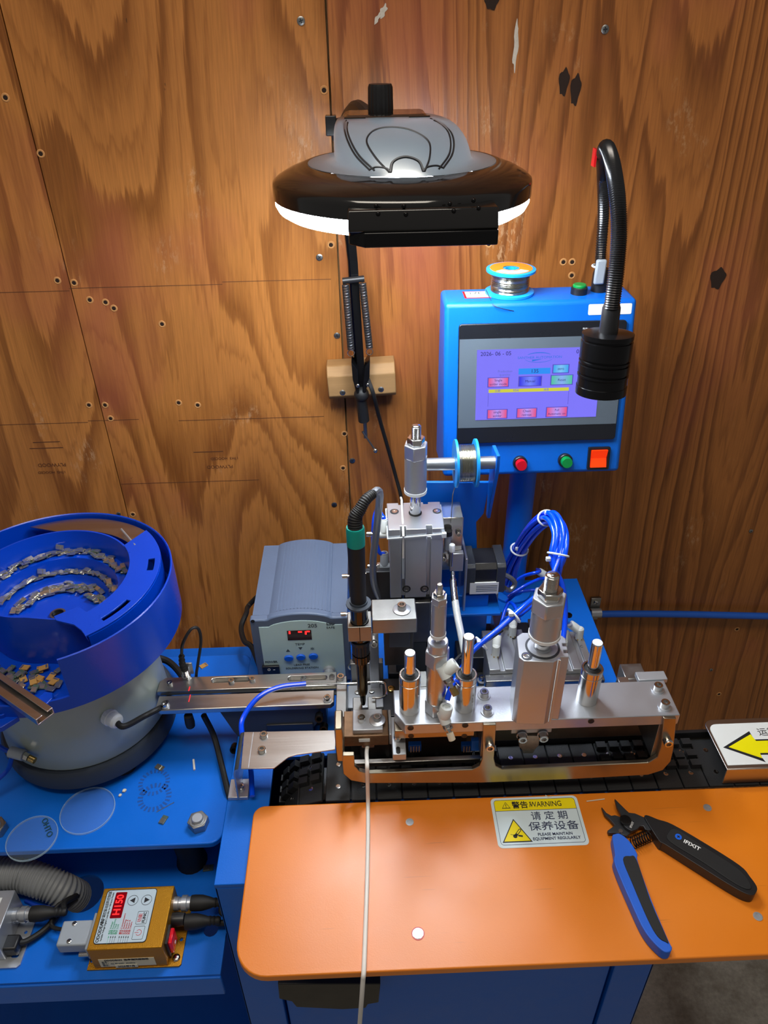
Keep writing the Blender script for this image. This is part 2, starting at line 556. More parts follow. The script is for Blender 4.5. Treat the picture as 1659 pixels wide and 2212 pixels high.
def part(parent, name, g, m, bevel=0.0, smooth=35, label=None, seg=2, stuff=False):
    c = sum((V(p) for p in g.v), V()) / max(1, len(g.v))
    zmin = min(p.z for p in g.v)
    c.z = zmin
    for p in g.v: p -= c
    me = mesh_of(name, g, smooth)
    o = place(name, me, m, Matrix.Translation(c), parent)
    if bevel:
        md = o.modifiers.new('edge', 'BEVEL')
        md.width = bevel; md.segments = seg; md.limit_method = 'ANGLE'; md.angle_limit = math.radians(40)
        md.harden_normals = False
    if label: o['label'] = label
    if stuff: o['kind'] = 'stuff'
    return o
def tag(o, label, cat, group=None):
    o['label'] = label; o['category'] = cat
    if group: o['group'] = group
    return o
def thing(name, label, cat, loc, group=None):
    o = bpy.data.objects.new(name, None)
    o.empty_display_size = 0.02
    COL.objects.link(o)
    o.matrix_basis = Matrix.Translation(V(loc))
    WM[o.name] = o.matrix_basis.copy()
    return tag(o, label, cat, group)
def single(name, g, m, label, cat, group=None, **kw):
    return tag(part(None, name, g, m, **kw), label, cat, group)
def struct(name, g, m, **kw):
    o = part(None, name, g, m, **kw)
    o['kind'] = 'structure'
    return o

_tc = {}
def text(parent, s, size, M, m, name='lettering', align='CENTER', ex=0.00012, xs=1.0, bold=0.0):
    key = (s, size, align, ex, xs, bold)
    if key not in _tc:
        cu = bpy.data.curves.new('txt', 'FONT')
        cu.body = s; cu.size = size; cu.align_x = align; cu.align_y = 'CENTER'
        cu.extrude = ex; cu.resolution_u = 3
        cu.offset = bold
        ob = bpy.data.objects.new('txt', cu)
        COL.objects.link(ob)
        bpy.context.view_layer.update()
        me = bpy.data.meshes.new_from_object(ob.evaluated_get(bpy.context.evaluated_depsgraph_get()))
        bpy.data.objects.remove(ob); bpy.data.curves.remove(cu)
        me.materials.clear()
        if xs != 1.0:
            for v in me.vertices: v.co.x *= xs
        me.name = 'lettering'
        _tc[key] = me
    me = _tc[key]
    if len(me.materials) and me.materials[0] is not (MATS[m] if isinstance(m, str) else m):
        me = me.copy(); me.materials.clear()
    return place(name, me, m, M, parent)

# shared small hardware
_hw = {}
def socket_mesh(r, h):
    key = ('sock', round(r, 5), round(h, 5))
    if key not in _hw:
        g = G()
        n = 24
        vs, fs = [], []
        rings = [('c', r, 0), ('c', r, h * 0.9), ('c', r * 0.9, h), ('h', r * 0.58, h), ('h', r * 0.55, h * 0.45)]
        for kind, rr, z in rings:
            for i in range(n):
                a = 2 * PI * i / n
                q = rr
                if kind == 'h':
                    b = (a % (PI / 3)) - PI / 6
                    q = rr * math.cos(PI / 6) / math.cos(b) * 1.05
                vs.append((q * math.cos(a), q * math.sin(a), z))
        for k in range(len(rings) - 1):
            for i in range(n):
                j = (i + 1) % n
                fs.append((k * n + i, k * n + j, (k + 1) * n + j, (k + 1) * n + i))
        fs.append(tuple(range((len(rings) - 1) * n, len(rings) * n)))
        fs.append(tuple(range(n))[::-1])
        g.add(vs, fs)
        _hw[key] = mesh_of('bolt', g)
    return _hw[key]
def washer_mesh(r, t=0.0012):
    key = ('wash', round(r, 5), t)
    if key not in _hw:
        g = G().lathe([(0, 0), (r, 0), (r, t * 0.8), (r * 0.96, t), (0, t)], n=24)
        _hw[key] = mesh_of('washer', g)
    return _hw[key]
def pan_mesh(r, h):
    key = ('pan', round(r, 5), round(h, 5))
    if key not in _hw:
        g = G()
        g.lathe([(r, 0), (r * 0.96, h * 0.5), (r * 0.75, h * 0.85), (r * 0.4, h), (0, h)], n=20)
        me = mesh_of('screw', g)
        _hw[key] = me
    return _hw[key]
def cross_mesh(r, h):
    key = ('cross', round(r, 5))
    if key not in _hw:
        g = G()
        g.box(-r * 0.55, r * 0.55, -r * 0.12, r * 0.12, h, h + 0.0002).box(-r * 0.12, r * 0.12, -r * 0.55, r * 0.55, h, h + 0.0002)
        _hw[key] = mesh_of('cross_slot', g, 0)
    return _hw[key]
def bolt(parent, P, r=0.0042, h=0.005, axis=(0, 0, 1), washer=0.0, m='steel', name='bolt', wm='alu'):
    M = frame(P, axis)
    t = 0.0
    if washer: t = 0.0012
    o = place(name, socket_mesh(r, h), m, M @ Matrix.Translation((0, 0, t)), parent)
    if washer: place('washer', washer_mesh(washer), wm, M, o if parent is not None and parent.parent is None else parent)
    return o
def pan(parent, P, r=0.004, h=0.0025, axis=(0, 0, 1), m='steel', rot=0.4, name='screw'):
    M = frame(P, axis) @ Matrix.Rotation(rot, 4, 'Z')
    o = place(name, pan_mesh(r, h), m, M, parent)
    place('cross_slot', cross_mesh(r, h * 0.96), 'dark_steel', M, o if (parent is None or parent.parent is None) else parent)
    return o
def hexpoly(r, a0=0.0):
    return circ(0, 0, r, 6, a0)
def copy_tree(o, M, label=None, parent=None):
    c = o.copy(); COL.objects.link(c)
    if parent is None:
        c.matrix_basis = M; WM[c.name] = M.copy()
        if label: c['label'] = label
    else: c.parent = parent
    for ch in list(o.children): copy_tree(ch, None, None, c)
    return c

# ================================================================== SETTING
WALL_Y = 1.0
def ply(x0, x1, z0, z1, m, base):
    return part(base, 'plywood_sheet', G().box(x0, x1, WALL_Y, WALL_Y + 0.018, z0, z1), m)
wall = struct('wall_back', G().box(-1.6, 1.7, WALL_Y + 0.019, WALL_Y + 0.07, 0, 2.6), 'pine')
ply(-1.6, -0.3895, 0.0, 2.6, 'ply_edge', wall)
ply(-0.388, -0.0325, 0.0, 2.6, 'ply_left', wall)
ply(-0.0300, 1.7, 0.0, 2.6, 'ply_right', wall)
floor = struct('floor', G().box(-1.6, 1.7, -0.9, WALL_Y + 0.07, -0.05, 0.0), 'concrete')
# screws and empty screw holes in the plywood
for u, v in ((650, 45), (1307, 63), (690, 556), (728, 725), (761, 995), (722, 1090), (1307, 64)):
    pan(wall, PY(u, v, WALL_Y - 0.0005), 0.0045, 0.0012, (0, -1, 0), 'dull_steel', rot=random.random())
for u, v in ((1622, 1147), (1536, 1447), (256, 1110)):
    pan(wall, PY(u, v, WALL_Y - 0.0005), 0.0035, 0.0012, (0, -1, 0), 'dull_steel', rot=random.random())
mat('hole_dark', (38, 22, 12), 0.9)
mat('hole_rim', (196, 140, 84), 0.8, var=0.2)
hole_me = mesh_of('screw_hole', G().lathe([(0, -0.001), (0.0028, -0.001), (0.003, -0.0006), (0.003, 0), (0, 0)], n=14))
rim_me = mesh_of('hole_rim', G().lathe([(0.0028, 0), (0.0028, 0.0006), (0.0042, 0.0008), (0.005, 0)], n=14))
for u, v in ((12, 212), (88, 333), (700, 196), (715, 530), (124, 607), (160, 612), (194, 649), (228, 654), (246, 667), (350, 701),
             (192, 876), (227, 876), (239, 905), (287, 1112), (744, 938), (741, 1012), (1217, 567), (1236, 567), (1235, 596),
             (1050, 523), (1056, 528), (386, 871), (427, 876), (1592, 1360), (1553, 1500)):
    M = frame(PY(u, v, WALL_Y - 0.0004), (0, -1, 0))
    h = place('screw_hole', hole_me, 'hole_dark', M, wall)
    place('hole_rim', rim_me, 'hole_rim', M @ Matrix.Translation((0, 0.0006, -0.0004)), h)
# dark knots and patched seams
for u, v, rx, rz in ((1218, 178, .006, .014), (1243, 195, .006, .016), (1062, 3, .008, .008), (1550, 602, .010, .014)):
    p = PY(u, v, WALL_Y - 0.0003)
    g = G().prism([(rx * math.cos(a) * (1 + .2 * math.sin(3 * a)), rz * math.sin(a) * (1 + .15 * math.sin(5 * a + 1))) for a in [2 * PI * i / 22 for i in range(22)]], 0, 0.0005, frame(p, (0, -1, 0)))
    part(wall, 'knot', g, 'hole_dark')
def wall_line(u0, v0, u1, v1, w=0.0007):
    a, b = PY(u0, v0, WALL_Y), PY(u1, v1, WALL_Y)
    part(wall, 'patch_seam', G().box(min(a.x, b.x), max(a.x, b.x), WALL_Y - 0.0003, WALL_Y, (a.z + b.z) / 2 - w / 2, (a.z + b.z) / 2 + w / 2), 'ink_stamp')
wall_line(0, 632, 150, 628); wall_line(150, 626, 480, 611); wall_line(480, 609, 715, 603)
wall_line(0, 918, 190, 912); wall_line(190, 909, 300, 906); wall_line(385, 905, 700, 903); wall_line(260, 1042, 560, 1040)
def stamp(u, v, s, size):
    text(wall, s, size, frame(PY(u, v, WALL_Y - 0.0004), (0, -1, 0), (-1, 0, 0)), 'ink_stamp', name='stamp_lettering', ex=0.00005)
stamp(112, 1004, 'PLYWOOD', 0.0085); stamp(112, 1020, '17H3  HOOCED', 0.006); stamp(485, 990, '17H3  HOOCED', 0.006)
stamp(475, 1008, 'PLYWOOD', 0.008)
for u_, v_, w_ in ((100, 968, .050), (100, 955, .040), (450, 976, .045)):
    P = PY(u_, v_, WALL_Y - .0003)
    part(wall, 'faded_stamp_line', G().box(P.x - w_ / 2, P.x + w_ / 2, P.y, WALL_Y, P.z - .0006, P.z + .0006), 'ink_stamp')
mat('paint_smear', (190, 182, 168), 0.8, var=0.3, vscale=200)
for u0, v0, w_, h_, k_ in ((1114, 100, .0052, .048, 0), (828, 24, .006, .014, .5), (815, 40, .004, .012, .6), (1330, 345, .010, .012, .2)):
    P = PY(u0, v0, WALL_Y - .0003)
    pts = [(w_ * .5 * math.cos(t) * (1 + .35 * math.sin(5 * t + u0)), h_ * .5 * math.sin(t) * (1 + .2 * math.sin(4 * t))) for t in [2 * PI * i / 26 for i in range(26)]]
    part(wall, 'paint_smear', G().prism(pts, 0, .0003, frame(P, (0, -1, 0), (1, 0, 0)) @ Matrix.Rotation(-k_, 4, 'Z')), 'paint_smear' if v0 < 300 else 'ply_edge')
# ---- blue air hose clipped along the wall
hz_ = [PY(1270, 1327, 0.985), PY(1350, 1326, 0.985), PY(1480, 1327, 0.985), PY(1659, 1331, 0.985), PY(1900, 1335, 0.985)]
single('wall_air_hose', G().tube(spline(hz_, 8), 0.0062, 12), 'hose_blue', 'blue air hose running along the plywood wall at the right', 'hose')
cl = thing('hose_clip', 'small steel clip holding the blue hose to the wall', 'clip', PY(1286, 1323, WALL_Y))
p = PY(1287, 1324, 0.985)
part(cl, 'saddle', G().lathe([(0.0066, -.009), (0.0085, -.009), (0.0085, .009), (0.0066, .009), (0.0066, -.009)], frame(p, (1, 0, 0)), 20), 'alu')
part(cl, 'back_plate', G().box(p.x - .009, p.x + .009, 0.9935, WALL_Y - 0.0002, p.z - .024, p.z + .026), 'dull_steel', bevel=.001)
pan(cl, (p.x, 0.9935, p.z + .017), 0.004, 0.002, (0, -1, 0)); pan(cl, (p.x, 0.9935, p.z - .016), 0.004, 0.002, (0, -1, 0))

# ================================================================== BLUE CABINET
CT = 0.79                      # cabinet top
cx0, cx1, cy0, cy1 = -0.166, 0.31, 0.41, 0.867
cab = thing('machine_cabinet', 'bright blue steel cabinet carrying the soldering machine and its orange plate', 'cabinet', (0.07, 0.64, 0))
part(cab, 'top_plate', G().prismh([(cx0, cy0), (cx1, cy0), (cx1, cy1), (cx0, cy1)], [[(-.120, .4905), (-.046, .4905), (-.046, .560), (-.120, .560)]], CT - 0.006, CT), 'blue_paint', bevel=0.0008)
g = G()
g.box(cx0, cx0 + .003, cy0, cy1, 0.02, CT - .006).box(cx1 - .003, cx1, cy0, cy1, 0.02, CT - .006).box(cx0, cx1, cy1 - .003, cy1, 0.02, CT - .006)
g.box(cx0, cx0 + .045, cy0, cy0 + .03, 0.02, CT - .006).box(cx1 - .045, cx1, cy0, cy0 + .03, 0.02, CT - .006).box(cx0 + .045, cx1 - .045, cy0, cy0 + .03, CT - .05, CT - .006)
g.box(cx0, cx1, cy0, cy1, 0.02, 0.03)
part(cab, 'body', g, 'blue_paint', bevel=0.001)
part(cab, 'door', G().box(cx0 + .048, cx1 - .048, cy0 + .004, cy0 + .02, 0.06, CT - .053), 'blue_paint', bevel=0.001)
for x in (cx0 + .03, cx1 - .03):
    for y in (cy0 + .03, cy1 - .03):
        part(cab, 'foot', G().lathe([(0, 0), (.02, 0), (.018, .01), (.008, .012), (.008, .02), (0, .02)], Matrix.Translation((x, y, 0)), 16), 'black_rubber')
# black latch box under the front edge of the orange plate
q = [(600, 2128), (822, 2128), (818, 2168), (795, 2172), (790, 2180), (740, 2183), (640, 2178), (630, 2166), (603, 2160)]
lp = [PY(u, v, cy0 - 0.02) for u, v in q]
lt = part(cab, 'latch_box', G().prism([(p.x, p.z) for p in lp], 0, 0.018, frame((0, cy0 - 0.001, 0), (0, -1, 0), (1, 0, 0))), 'black_plastic', bevel=.001)

# ================================================================== ORANGE WORK PLATE
op = thing('work_plate', 'orange powder-coated steel work plate with rounded corner in front of the machine', 'work plate', (0.12, 0.4, CT))
OZ = 0.80
op0, op1, oy0, oy1 = -0.134, 0.62, 0.319, 0.490
outl = []
def arc(cx, cy, r, a0, a1, n=8): return [(cx + r * math.cos(a0 + (a1 - a0) * i / n), cy + r * math.sin(a0 + (a1 - a0) * i / n)) for i in range(n + 1)]
outl += [(op1, oy0)] + [(op1, oy1)] + arc(op0 + .012, oy1 - .012, .012, PI / 2, PI) + arc(op0 + .03, oy0 + .03, .03, PI, 1.5 * PI)
part(op, 'plate', G().prism(outl, CT + 0.0005, OZ), 'orange_plate', bevel=0.0015, seg=3)
for u, v, r in ((885, 1776, .0046), (1528, 1745, .0046), (1637, 1980, .0046)):
    P = PZ(u, v, OZ)
    place('bolt', socket_mesh(.0042, .0006), 'alu_flat', Matrix.Translation(P), op)
P = PZ(903, 2017, OZ)
part(op, 'bolt_recess', G().lathe([(.0052, 0.0001), (.0052, .0003), (.0060, .0003), (.0060, 0.0001), (.0052, .0001)], Matrix.Translation(P), 24), 'red_button')
place('bolt', socket_mesh(.0050, .0004), 'steel', Matrix.Translation(P), op)
for u, v in ((770, 1870), (860, 2075), (690, 1850)):
    pass
# ---- warning sticker
def RX(x): return x
sx0, sx1, sy0, sy1 = 0.119, 0.212, 0.4300, 0.4875
st = part(op, 'warning_sticker', G().prism(rrect(sx0, sx1, sy0, sy1, .005), OZ + 0.0001, OZ + 0.0004), 'label_white', label='white and yellow maintenance warning sticker')
L = Matrix.Translation
zt = OZ + 0.0005
i0, i1, j0, j1 = sx0 + .0035, sx1 - .0035, sy0 + .0035, sy1 - .003
part(st, 'yellow_band', G().prism([(i0, j1 - .0125), (i1, j1 - .0125)] + arc(i1 - .003, j1 - .003, .003, 0, PI / 2, 4) + arc(i0 + .003, j1 - .003, .003, PI / 2, PI, 4), OZ + .0004, zt), 'label_yellow')
part(st, 'border_line', G().prismh(rrect(i0 - .0004, i1 + .0004, j0 - .0004, j1 + .0004, .0034), [rrect(i0, i1, j0, j1, .003)], OZ + .0004, zt + .0001).box(i0, i1, j1 - .0129, j1 - .0125, OZ + .0004, zt + .0001), 'ink_navy')
def tri(cx, cy, r, s=1.15): return [(cx - r * s, cy - r * .8), (cx + r * s, cy - r * .8), (cx, cy + r * 1.1)]
tc_ = (sx0 + .0155, j1 - .0065)
part(st, 'alert_triangle', G().prismh(tri(*tc_, .0040), [tri(tc_[0], tc_[1] + .0001, .0032)], zt, zt + .0001).box(tc_[0] - .0003, tc_[0] + .0003, tc_[1] - .0012, tc_[1] + .002, zt, zt + .0001).box(tc_[0] - .0003, tc_[0] + .0003, tc_[1] - .0024, tc_[1] - .0018, zt, zt + .0001), 'ink_black')
tz = zt + 0.0002
text(st, '警告', .0088, L((sx0 + .0305, j1 - .0068, tz)), 'ink_black', bold=.0001)
text(st, '/', .0090, L((sx0 + .0415, j1 - .0063, tz)), 'ink_black')
text(st, 'WARNING', .0088, L((sx0 + .0580, j1 - .0065, tz)), 'ink_black', xs=.80)
text(st, '请 定 期', .0105, L((sx0 + .0590, j1 - .0205, tz)), 'ink_navy', xs=1.05)
text(st, '保养设备', .0108, L((sx0 + .0610, j1 - .0325, tz)), 'ink_navy', xs=1.22)
text(st, 'PLEASE MAINTAIN', .0044, L((sx0 + .0605, j1 - .0412, tz)), 'ink_navy', bold=.00006)
text(st, 'EQUIPMENT REGULARLY', .0044, L((sx0 + .0610, j1 - .0460, tz)), 'ink_navy', bold=.00006)
tcx, tcy = sx0 + .0205, sy0 + .0170
part(st, 'hazard_triangle', G().prism(tri(tcx, tcy, .0140, 1.10), OZ + .0004, zt), 'ink_black')
part(st, 'hazard_field', G().prism(tri(tcx, tcy - .0001, .0123, 1.10), zt, zt + .0001), 'label_yellow')
gg = G()
Mw = Matrix.Translation((tcx, tcy - .003, 0)) @ Matrix.Rotation(0.85, 4, 'Z')
gg.prism(slot(-.001, .0085, 0, .0014), zt + .0001, zt + .0002, Mw).prism(circ(-.002, 0, .0022, 10), zt + .0001, zt + .0002, Mw)
Mw2 = Matrix.Translation((tcx, tcy - .0035, 0)) @ Matrix.Rotation(-0.2, 4, 'Z')
gg.box(-.006, .002, -.0002, .0002, zt + .0001, zt + .0002, Mw2).box(.002, .0065, -.0009, .0009, zt + .0001, zt + .0002, Mw2)
part(st, 'tool_pictogram', gg, 'ink_black')
part(st, 'tool_pictogram', G().prism(slot(.0015, .0076, 0, .0007), zt + .0002, zt + .0003, Mw), 'label_yellow')

# ================================================================== FEEDER BENCH (left)
BP = 0.765
bn = thing('feeder_bench', 'blue steel bench with open lower shelf left of the cabinet', 'bench', (-0.42, 0.6, 0))
bx0, bx1 = -0.78, -0.170
part(bn, 'shelf', G().prismh([(bx0, .378), (bx1, .378), (bx1, .86), (bx0, .86)], [circ(-0.338, .470, .022, 24), circ(-0.187, .424, .008, 12)], .676, .68), 'blue_paint')
part(bn, 'front_rail', G().box(bx0, bx1, .376, .380, .640, .676), 'blue_paint', bevel=.001)
for (lx, ly) in ((bx0, .40), (bx0, .82), (bx1 - .05, .82)): part(bn, 'leg', G().box(lx, lx + .04, ly, ly + .04, 0, .676), 'blue_paint', bevel=.001)
part(bn, 'lower_shelf', G().box(bx0, bx1, .42, .86, .15, .154), 'blue_paint', bevel=.001)
pl = thing('feeder_platform', 'blue steel platform plate with rounded corners under the bowl feeder', 'platform', (-.45, .61, .68))
part(pl, 'plate', G().prism([(p[0], p[1]) for p in rrect(-.78, -.171, .471, .756, .014)], BP - .008, BP), 'blue_paint', bevel=.0012)
for (x, y) in ((-.222, .505), (-.222, .72), (-.70, .505), (-.70, .72)):
    part(pl, 'rubber_mount', G().lathe([(0, 0), (.018, 0), (.015, .012), (.018, .077 - .0), (0, .077)], Matrix.Translation((x, y, .68)), 18), 'black_rubber')
def hexnut(u, v):
    P = PZ(u, v, BP)
    g = G().prism(hexpoly(.0115, .3), 0, .010, L(P)).lathe([(0.0, .010), (.0098, .010), (.0095, .0105), (0, .0105)], L(P), 20)
    n = part(pl, 'hex_nut', g, 'dull_steel', bevel=.0008)
    part(n, 'stud', G().lathe([(0, 0.0), (.0062, 0.0), (.0062, .0125), (.0055, .0135), (0, .0135)], L(P), 20), 'alu_flat')
gk_ = G()
for cu_, cv_, rr0, rr1 in ((333, 1690, .013, .018), (334, 1722, .013, .019)):
    c_ = PZ(cu_, cv_, BP)
    for i in range(22):
        a_ = 2 * PI * i / 22
        gk_.box(rr0, rr1, -.0011, .0011, .0001, .00025, L((c_.x, c_.y, BP)) @ Matrix.Rotation(a_, 4, 'Z'))
part(pl, 'grease_marks', gk_, 'dirt_blue', stuff=True)
hexnut(430, 1782); hexnut(-5, 1795)

# ================================================================== CONTROL BOX ON ITS POLE
mo = thing('control_box', 'blue steel control box with touch screen, buttons and pole behind the machine', 'control box', (.205, .84, CT))
part(mo, 'pole', G().lathe([(0, 0), (.0175, 0), (.0175, .226), (0, .226)], L((.205, .84, CT)), 32), 'blue_paint')
part(mo, 'pole_flange', G().lathe([(0, 0), (.028, 0), (.028, .004), (.018, .006), (0, .006)], L((.205, .84, CT)), 28), 'blue_paint')
fb, ft = V((0, .79, 1.0225)), V((0, .8290, 1.2285))       # front edge, bottom and top
Uv = (ft - fb).normalized()
Nv = V((0, -Uv.z, Uv.y))
XA = V((1, 0, 0))
mx0, mx1 = .0925, .3135
def side(pts, x0, x1, M=None):
    g = G()
    g.prism([(y, z) for y, z in pts], x0, x1, Matrix(((0, 0, 1, 0), (1, 0, 0, 0), (0, 1, 0, 0), (0, 0, 0, 1))))
    return g
part(mo, 'housing', side([(fb.y, fb.z), (ft.y, ft.z), (.884, 1.2285), (.884, 1.006)], mx0, mx1), 'blue_paint', bevel=.005, seg=4)
MF = Matrix(((1, 0, 0, .2035), (0, Uv.y, Nv.y, fb.y), (0, Uv.z, Nv.z, fb.z), (0, 0, 0, 1)))   # x right, y up the face, z out
sc = part(mo, 'touch_screen', G().prism(rrect(-.0950, .0990, .0440, .1870, .004), 0, .0045, MF), 'bezel_black', bevel=.0008, label='black framed touch screen showing a lavender menu')
part(sc, 'grey_mask', G().box(-.0940, .0980, .0640, .1700, .0045, .0048, MF), 'bezel_grey')
part(sc, 'display', G().box(-.0735, .0725, .0735, .1575, .0048, .0051, MF), 'scr_bg')
def ST(x, y, z=.0056): return MF @ L((x, y, z))
z1, z2 = .0051, .0053
part(sc, 'number_field', G().box(-.0240, .0135, .1275, .1345, z1, z2, MF), 'scr_cyan')
def sbtn(x0, x1, y0, y1, m, lines, s=.0042):
    part(sc, 'screen_button_edge', G().box(x0 - .0012, x1 + .0012, y0 - .0010, y1 + .0008, z1, z2, MF), 'scr_shade')
    g = G().box(-(x1 - x0) / 2, (x1 - x0) / 2, -(y1 - y0) / 2, (y1 - y0) / 2, 0, .0002)
    place('screen_button', mesh_of('screen_button', g, 0), m, MF @ L(((x0 + x1) / 2, (y0 + y1) / 2, z2)), sc)
    for i, t in enumerate(lines):
        text(sc, t, s, ST((x0 + x1) / 2, (y0 + y1) / 2 + (len(lines) - 1) * .0023 - i * .0046), 'scr_ink', ex=.00005)
sbtn(-.0590, -.0360, .1140, .1240, 'btn_red', ['Single', 'solder mode'], .0040)
sbtn(-.0225, .0030, .1140, .1245, 'btn_navy', ['Manual'])
sbtn(.0155, .0400, .1145, .1250, 'btn_green', ['Reset'])
sbtn(.0170, .0345, .1285, .1375, 'btn_cyan', ['zero'])
sbtn(-.0585, -.0360, .0755, .0855, 'btn_red', ['single', 'solder'])
sbtn(-.0230, -.0005, .0755, .0860, 'btn_red', ['Chain', 'retreat'])
sbtn(.0125, .0365, .0755, .0865, 'btn_red', ['Full', 'Automatic on'], .0038)
part(sc, 'table_header', G().box(-.0585, .0370, .1065, .1105, z1, z2, MF), 'scr_yellow')
for tx in (-.0590, .0370): part(sc, 'table_line', G().box(tx, tx + .0004, .0900, .1065, z1, z2, MF), 'scr_shade')
for x, t in ((-.048, '日期'), (-.026, '时间'), (.010, '消息')): text(sc, t, .0034, ST(x, .1085), 'scr_shade', ex=.00005)
text(sc, '2026- 06 - 05', .0066, ST(-.0515, .1525), 'scr_ink', ex=.00005)
text(sc, '0', .0066, ST(.0440, .1525), 'scr_ink', ex=.00005)
text(sc, '135', .0062, ST(-.0050, .1310), 'scr_ink', ex=.00005)
text(sc, 'Production', .0038, ST(-.0400, .1318), 'scr_faint', ex=.00005)
text(sc, 'quantity:', .0038, ST(-.0400, .1278), 'scr_faint', ex=.00005)
text(sc, 'SANTHER AUTOMATION', .0040, ST(.0000, .1470), 'scr_logo', ex=.00005, xs=1.15)
ell = lambda cx, cy, a, b, t0, t1, n=14: [(cx + a * math.cos(t0 + (t1 - t0) * i / n), cy + b * math.sin(t0 + (t1 - t0) * i / n)) for i in range(n + 1)]
part(sc, 'logo_arc', G().prism(ell(-.001, .1475, .0160, .0055, .5, 2.6) + ell(-.001, .1490, .0140, .0030, 2.6, .5), z1, z2, MF), 'scr_logo')
part(sc, 'logo_arc', G().prism(ell(-.001, .1465, .0170, .0055, 3.5, 5.9) + ell(-.001, .1465, .0168, .0050, 5.9, 3.5), z1, z2, MF), 'scr_logo')
part(sc, 'logo_wedge', G().prism([(-.009, .1446), (.004, .1450), (-.004, .1434), (-.0085, .1424)], z1, z2, MF), 'scr_logo')
text(sc, 'RUN', .0028, MF @ L((.0510, .1785, .0047)), 'ink_white', ex=.00005)
text(sc, 'COM', .0028, MF @ L((.0630, .1785, .0047)), 'ink_white', ex=.00005)
def push_button(x, y, m):
    Mb = MF @ L((x, y, 0))
    b = part(mo, 'push_button', G().lathe([(0, 0), (.0088, 0), (.0088, .005), (.0080, .0058), (0, .0058)], Mb, 28), 'black_plastic')
    part(b, 'cap', G().lathe([(0, .0055), (.0066, .0055), (.0068, .0125), (.0062, .0138), (0, .0138)], Mb, 28), m)
push_button(-.0160, .0165, 'red_button'); push_button(.0400, .0180, 'green_button')
Mr = MF @ L((.0815, .0195, 0))
rs = part(mo, 'rocker_switch', G().prismh(rrect(-.0135, .0135, -.0145, .0145, .0015), [rrect(-.0105, .0105, -.0115, .0115, .0008)], 0, .004, Mr), 'black_plastic', bevel=.0004)
part(rs, 'rocker', G().prism([(-.0112, 0), (.0112, 0), (.0112, .0068), (0, .0022), (-.0112, .0050)], -.0098, .0098, Mr @ Matrix(((0, 0, 1, 0), (1, 0, 0, 0), (0, 1, 0, 0), (0, 0, 0, 1)))), 'orange_rocker')
part(mo, 'white_tape', G().prism(rrect(.0540, .1040, .1930, .2050, .0015), 0.0001, .0004, MF), 'paper_white', label='white tape label')
text(mo, '4', .0050, MF @ L((.0860, .1985, .0006)), 'ink_grey', ex=.00005)
TZ = 1.2285
p = PZ(1038, 637, TZ)
tg = part(mo, 'handwritten_tag', G().box(p.x - .020, p.x + .016, p.y - .012, p.y + .013, TZ + .0001, TZ + .0004), 'red_button')
part(tg, 'paper', G().box(p.x - .0175, p.x + .014, p.y - .010, p.y + .011, TZ + .0004, TZ + .0006), 'paper_cream')
text(tg, '17F', .011, L((p.x - .006, p.y + .004, TZ + .0008)), 'ink_grey', ex=.00005)
p = PZ(1250, 634, TZ)
gb = part(mo, 'round_button', G().lathe([(0, 0), (.0095, 0), (.0095, .007), (.0085, .008), (0, .008)], L(p), 28), 'black_plastic')
part(gb, 'cap', G().lathe([(0, .007), (.0078, .007), (.0078, .010), (.0070, .011), (0, .011)], L(p), 28), 'green_button')

# ---- solder wire reels
def reel(name, label, M, rf, h, paper):
    """axis along local z, base at z=0"""
    t = thing(name, label, 'solder reel', M @ V((0, 0, 0)), 'solder wire reels')
    rc = rf * .30
    part(t, 'flange', G().lathe([(rc, 0), (rf, 0), (rf, .0026), (rf - .001, .003), (rc, .003), (rc, 0)], M, 40), 'spool_blue')
    fl = part(t, 'flange', G().lathe([(rc, h - .003), (rf - .001, h - .003), (rf, h - .0026), (rf, h), (rf - .003, h + .0006), (rc, h), (rc, h - .003)], M, 40), 'spool_blue')
    prof = [(rc + .001, .003)]
    n = 22
    for i in range(n):
        z = .003 + (h - .006) * (i + .5) / n
        prof += [(rf * .755, z - (h - .006) / n * .42), (rf * .78 + random.uniform(-.0003, .0003), z), (rf * .755, z + (h - .006) / n * .42)]
    prof += [(rc + .001, h - .003)]
    part(t, 'solder_winding', G().lathe(prof, M, 40), 'solder', smooth=60)
    part(t, 'core', G().lathe([(rc - .002, -.0003), (rc, -.0003), (rc, h + .0003), (rc - .002, h + .0003), (rc - .002, -.0003)], M, 30), 'spool_blue')
    if paper:
        pm = M @ L((0, 0, h + .0006))
        part(fl, 'paper_label', G().lathe([(rc + .001, 0), (rf * .86, 0), (rf * .86, .0003), (rc + .001, .0003), (rc + .001, 0)], pm, 36), 'label_orange')
        part(fl, 'white_band', G().lathe([(rc + .004, .0003), (rf * .80, .0003), (rf * .80, .0005), (rc + .004, .0005), (rc + .004, .0003)], pm, 14, 3.7, 5.6), 'paper_white')
    return t
P = PZ(1100, 633, TZ)
r1 = reel('solder_reel', 'blue reel of solder wire standing on top of the blue control box', L((P.x, P.y, TZ + .0004)), .0285, HZ(P, 577) - TZ - .002, True)
q = [P + V((-.0285, -.004, .006)), P + V((-.026, -.022, .0012)), PY(1070, 662, .8265), PY(1110, 672, .8270)]
part(r1, 'loose_wire', G().tube(spline(q, 8), .0004, 6), 'dark_steel')

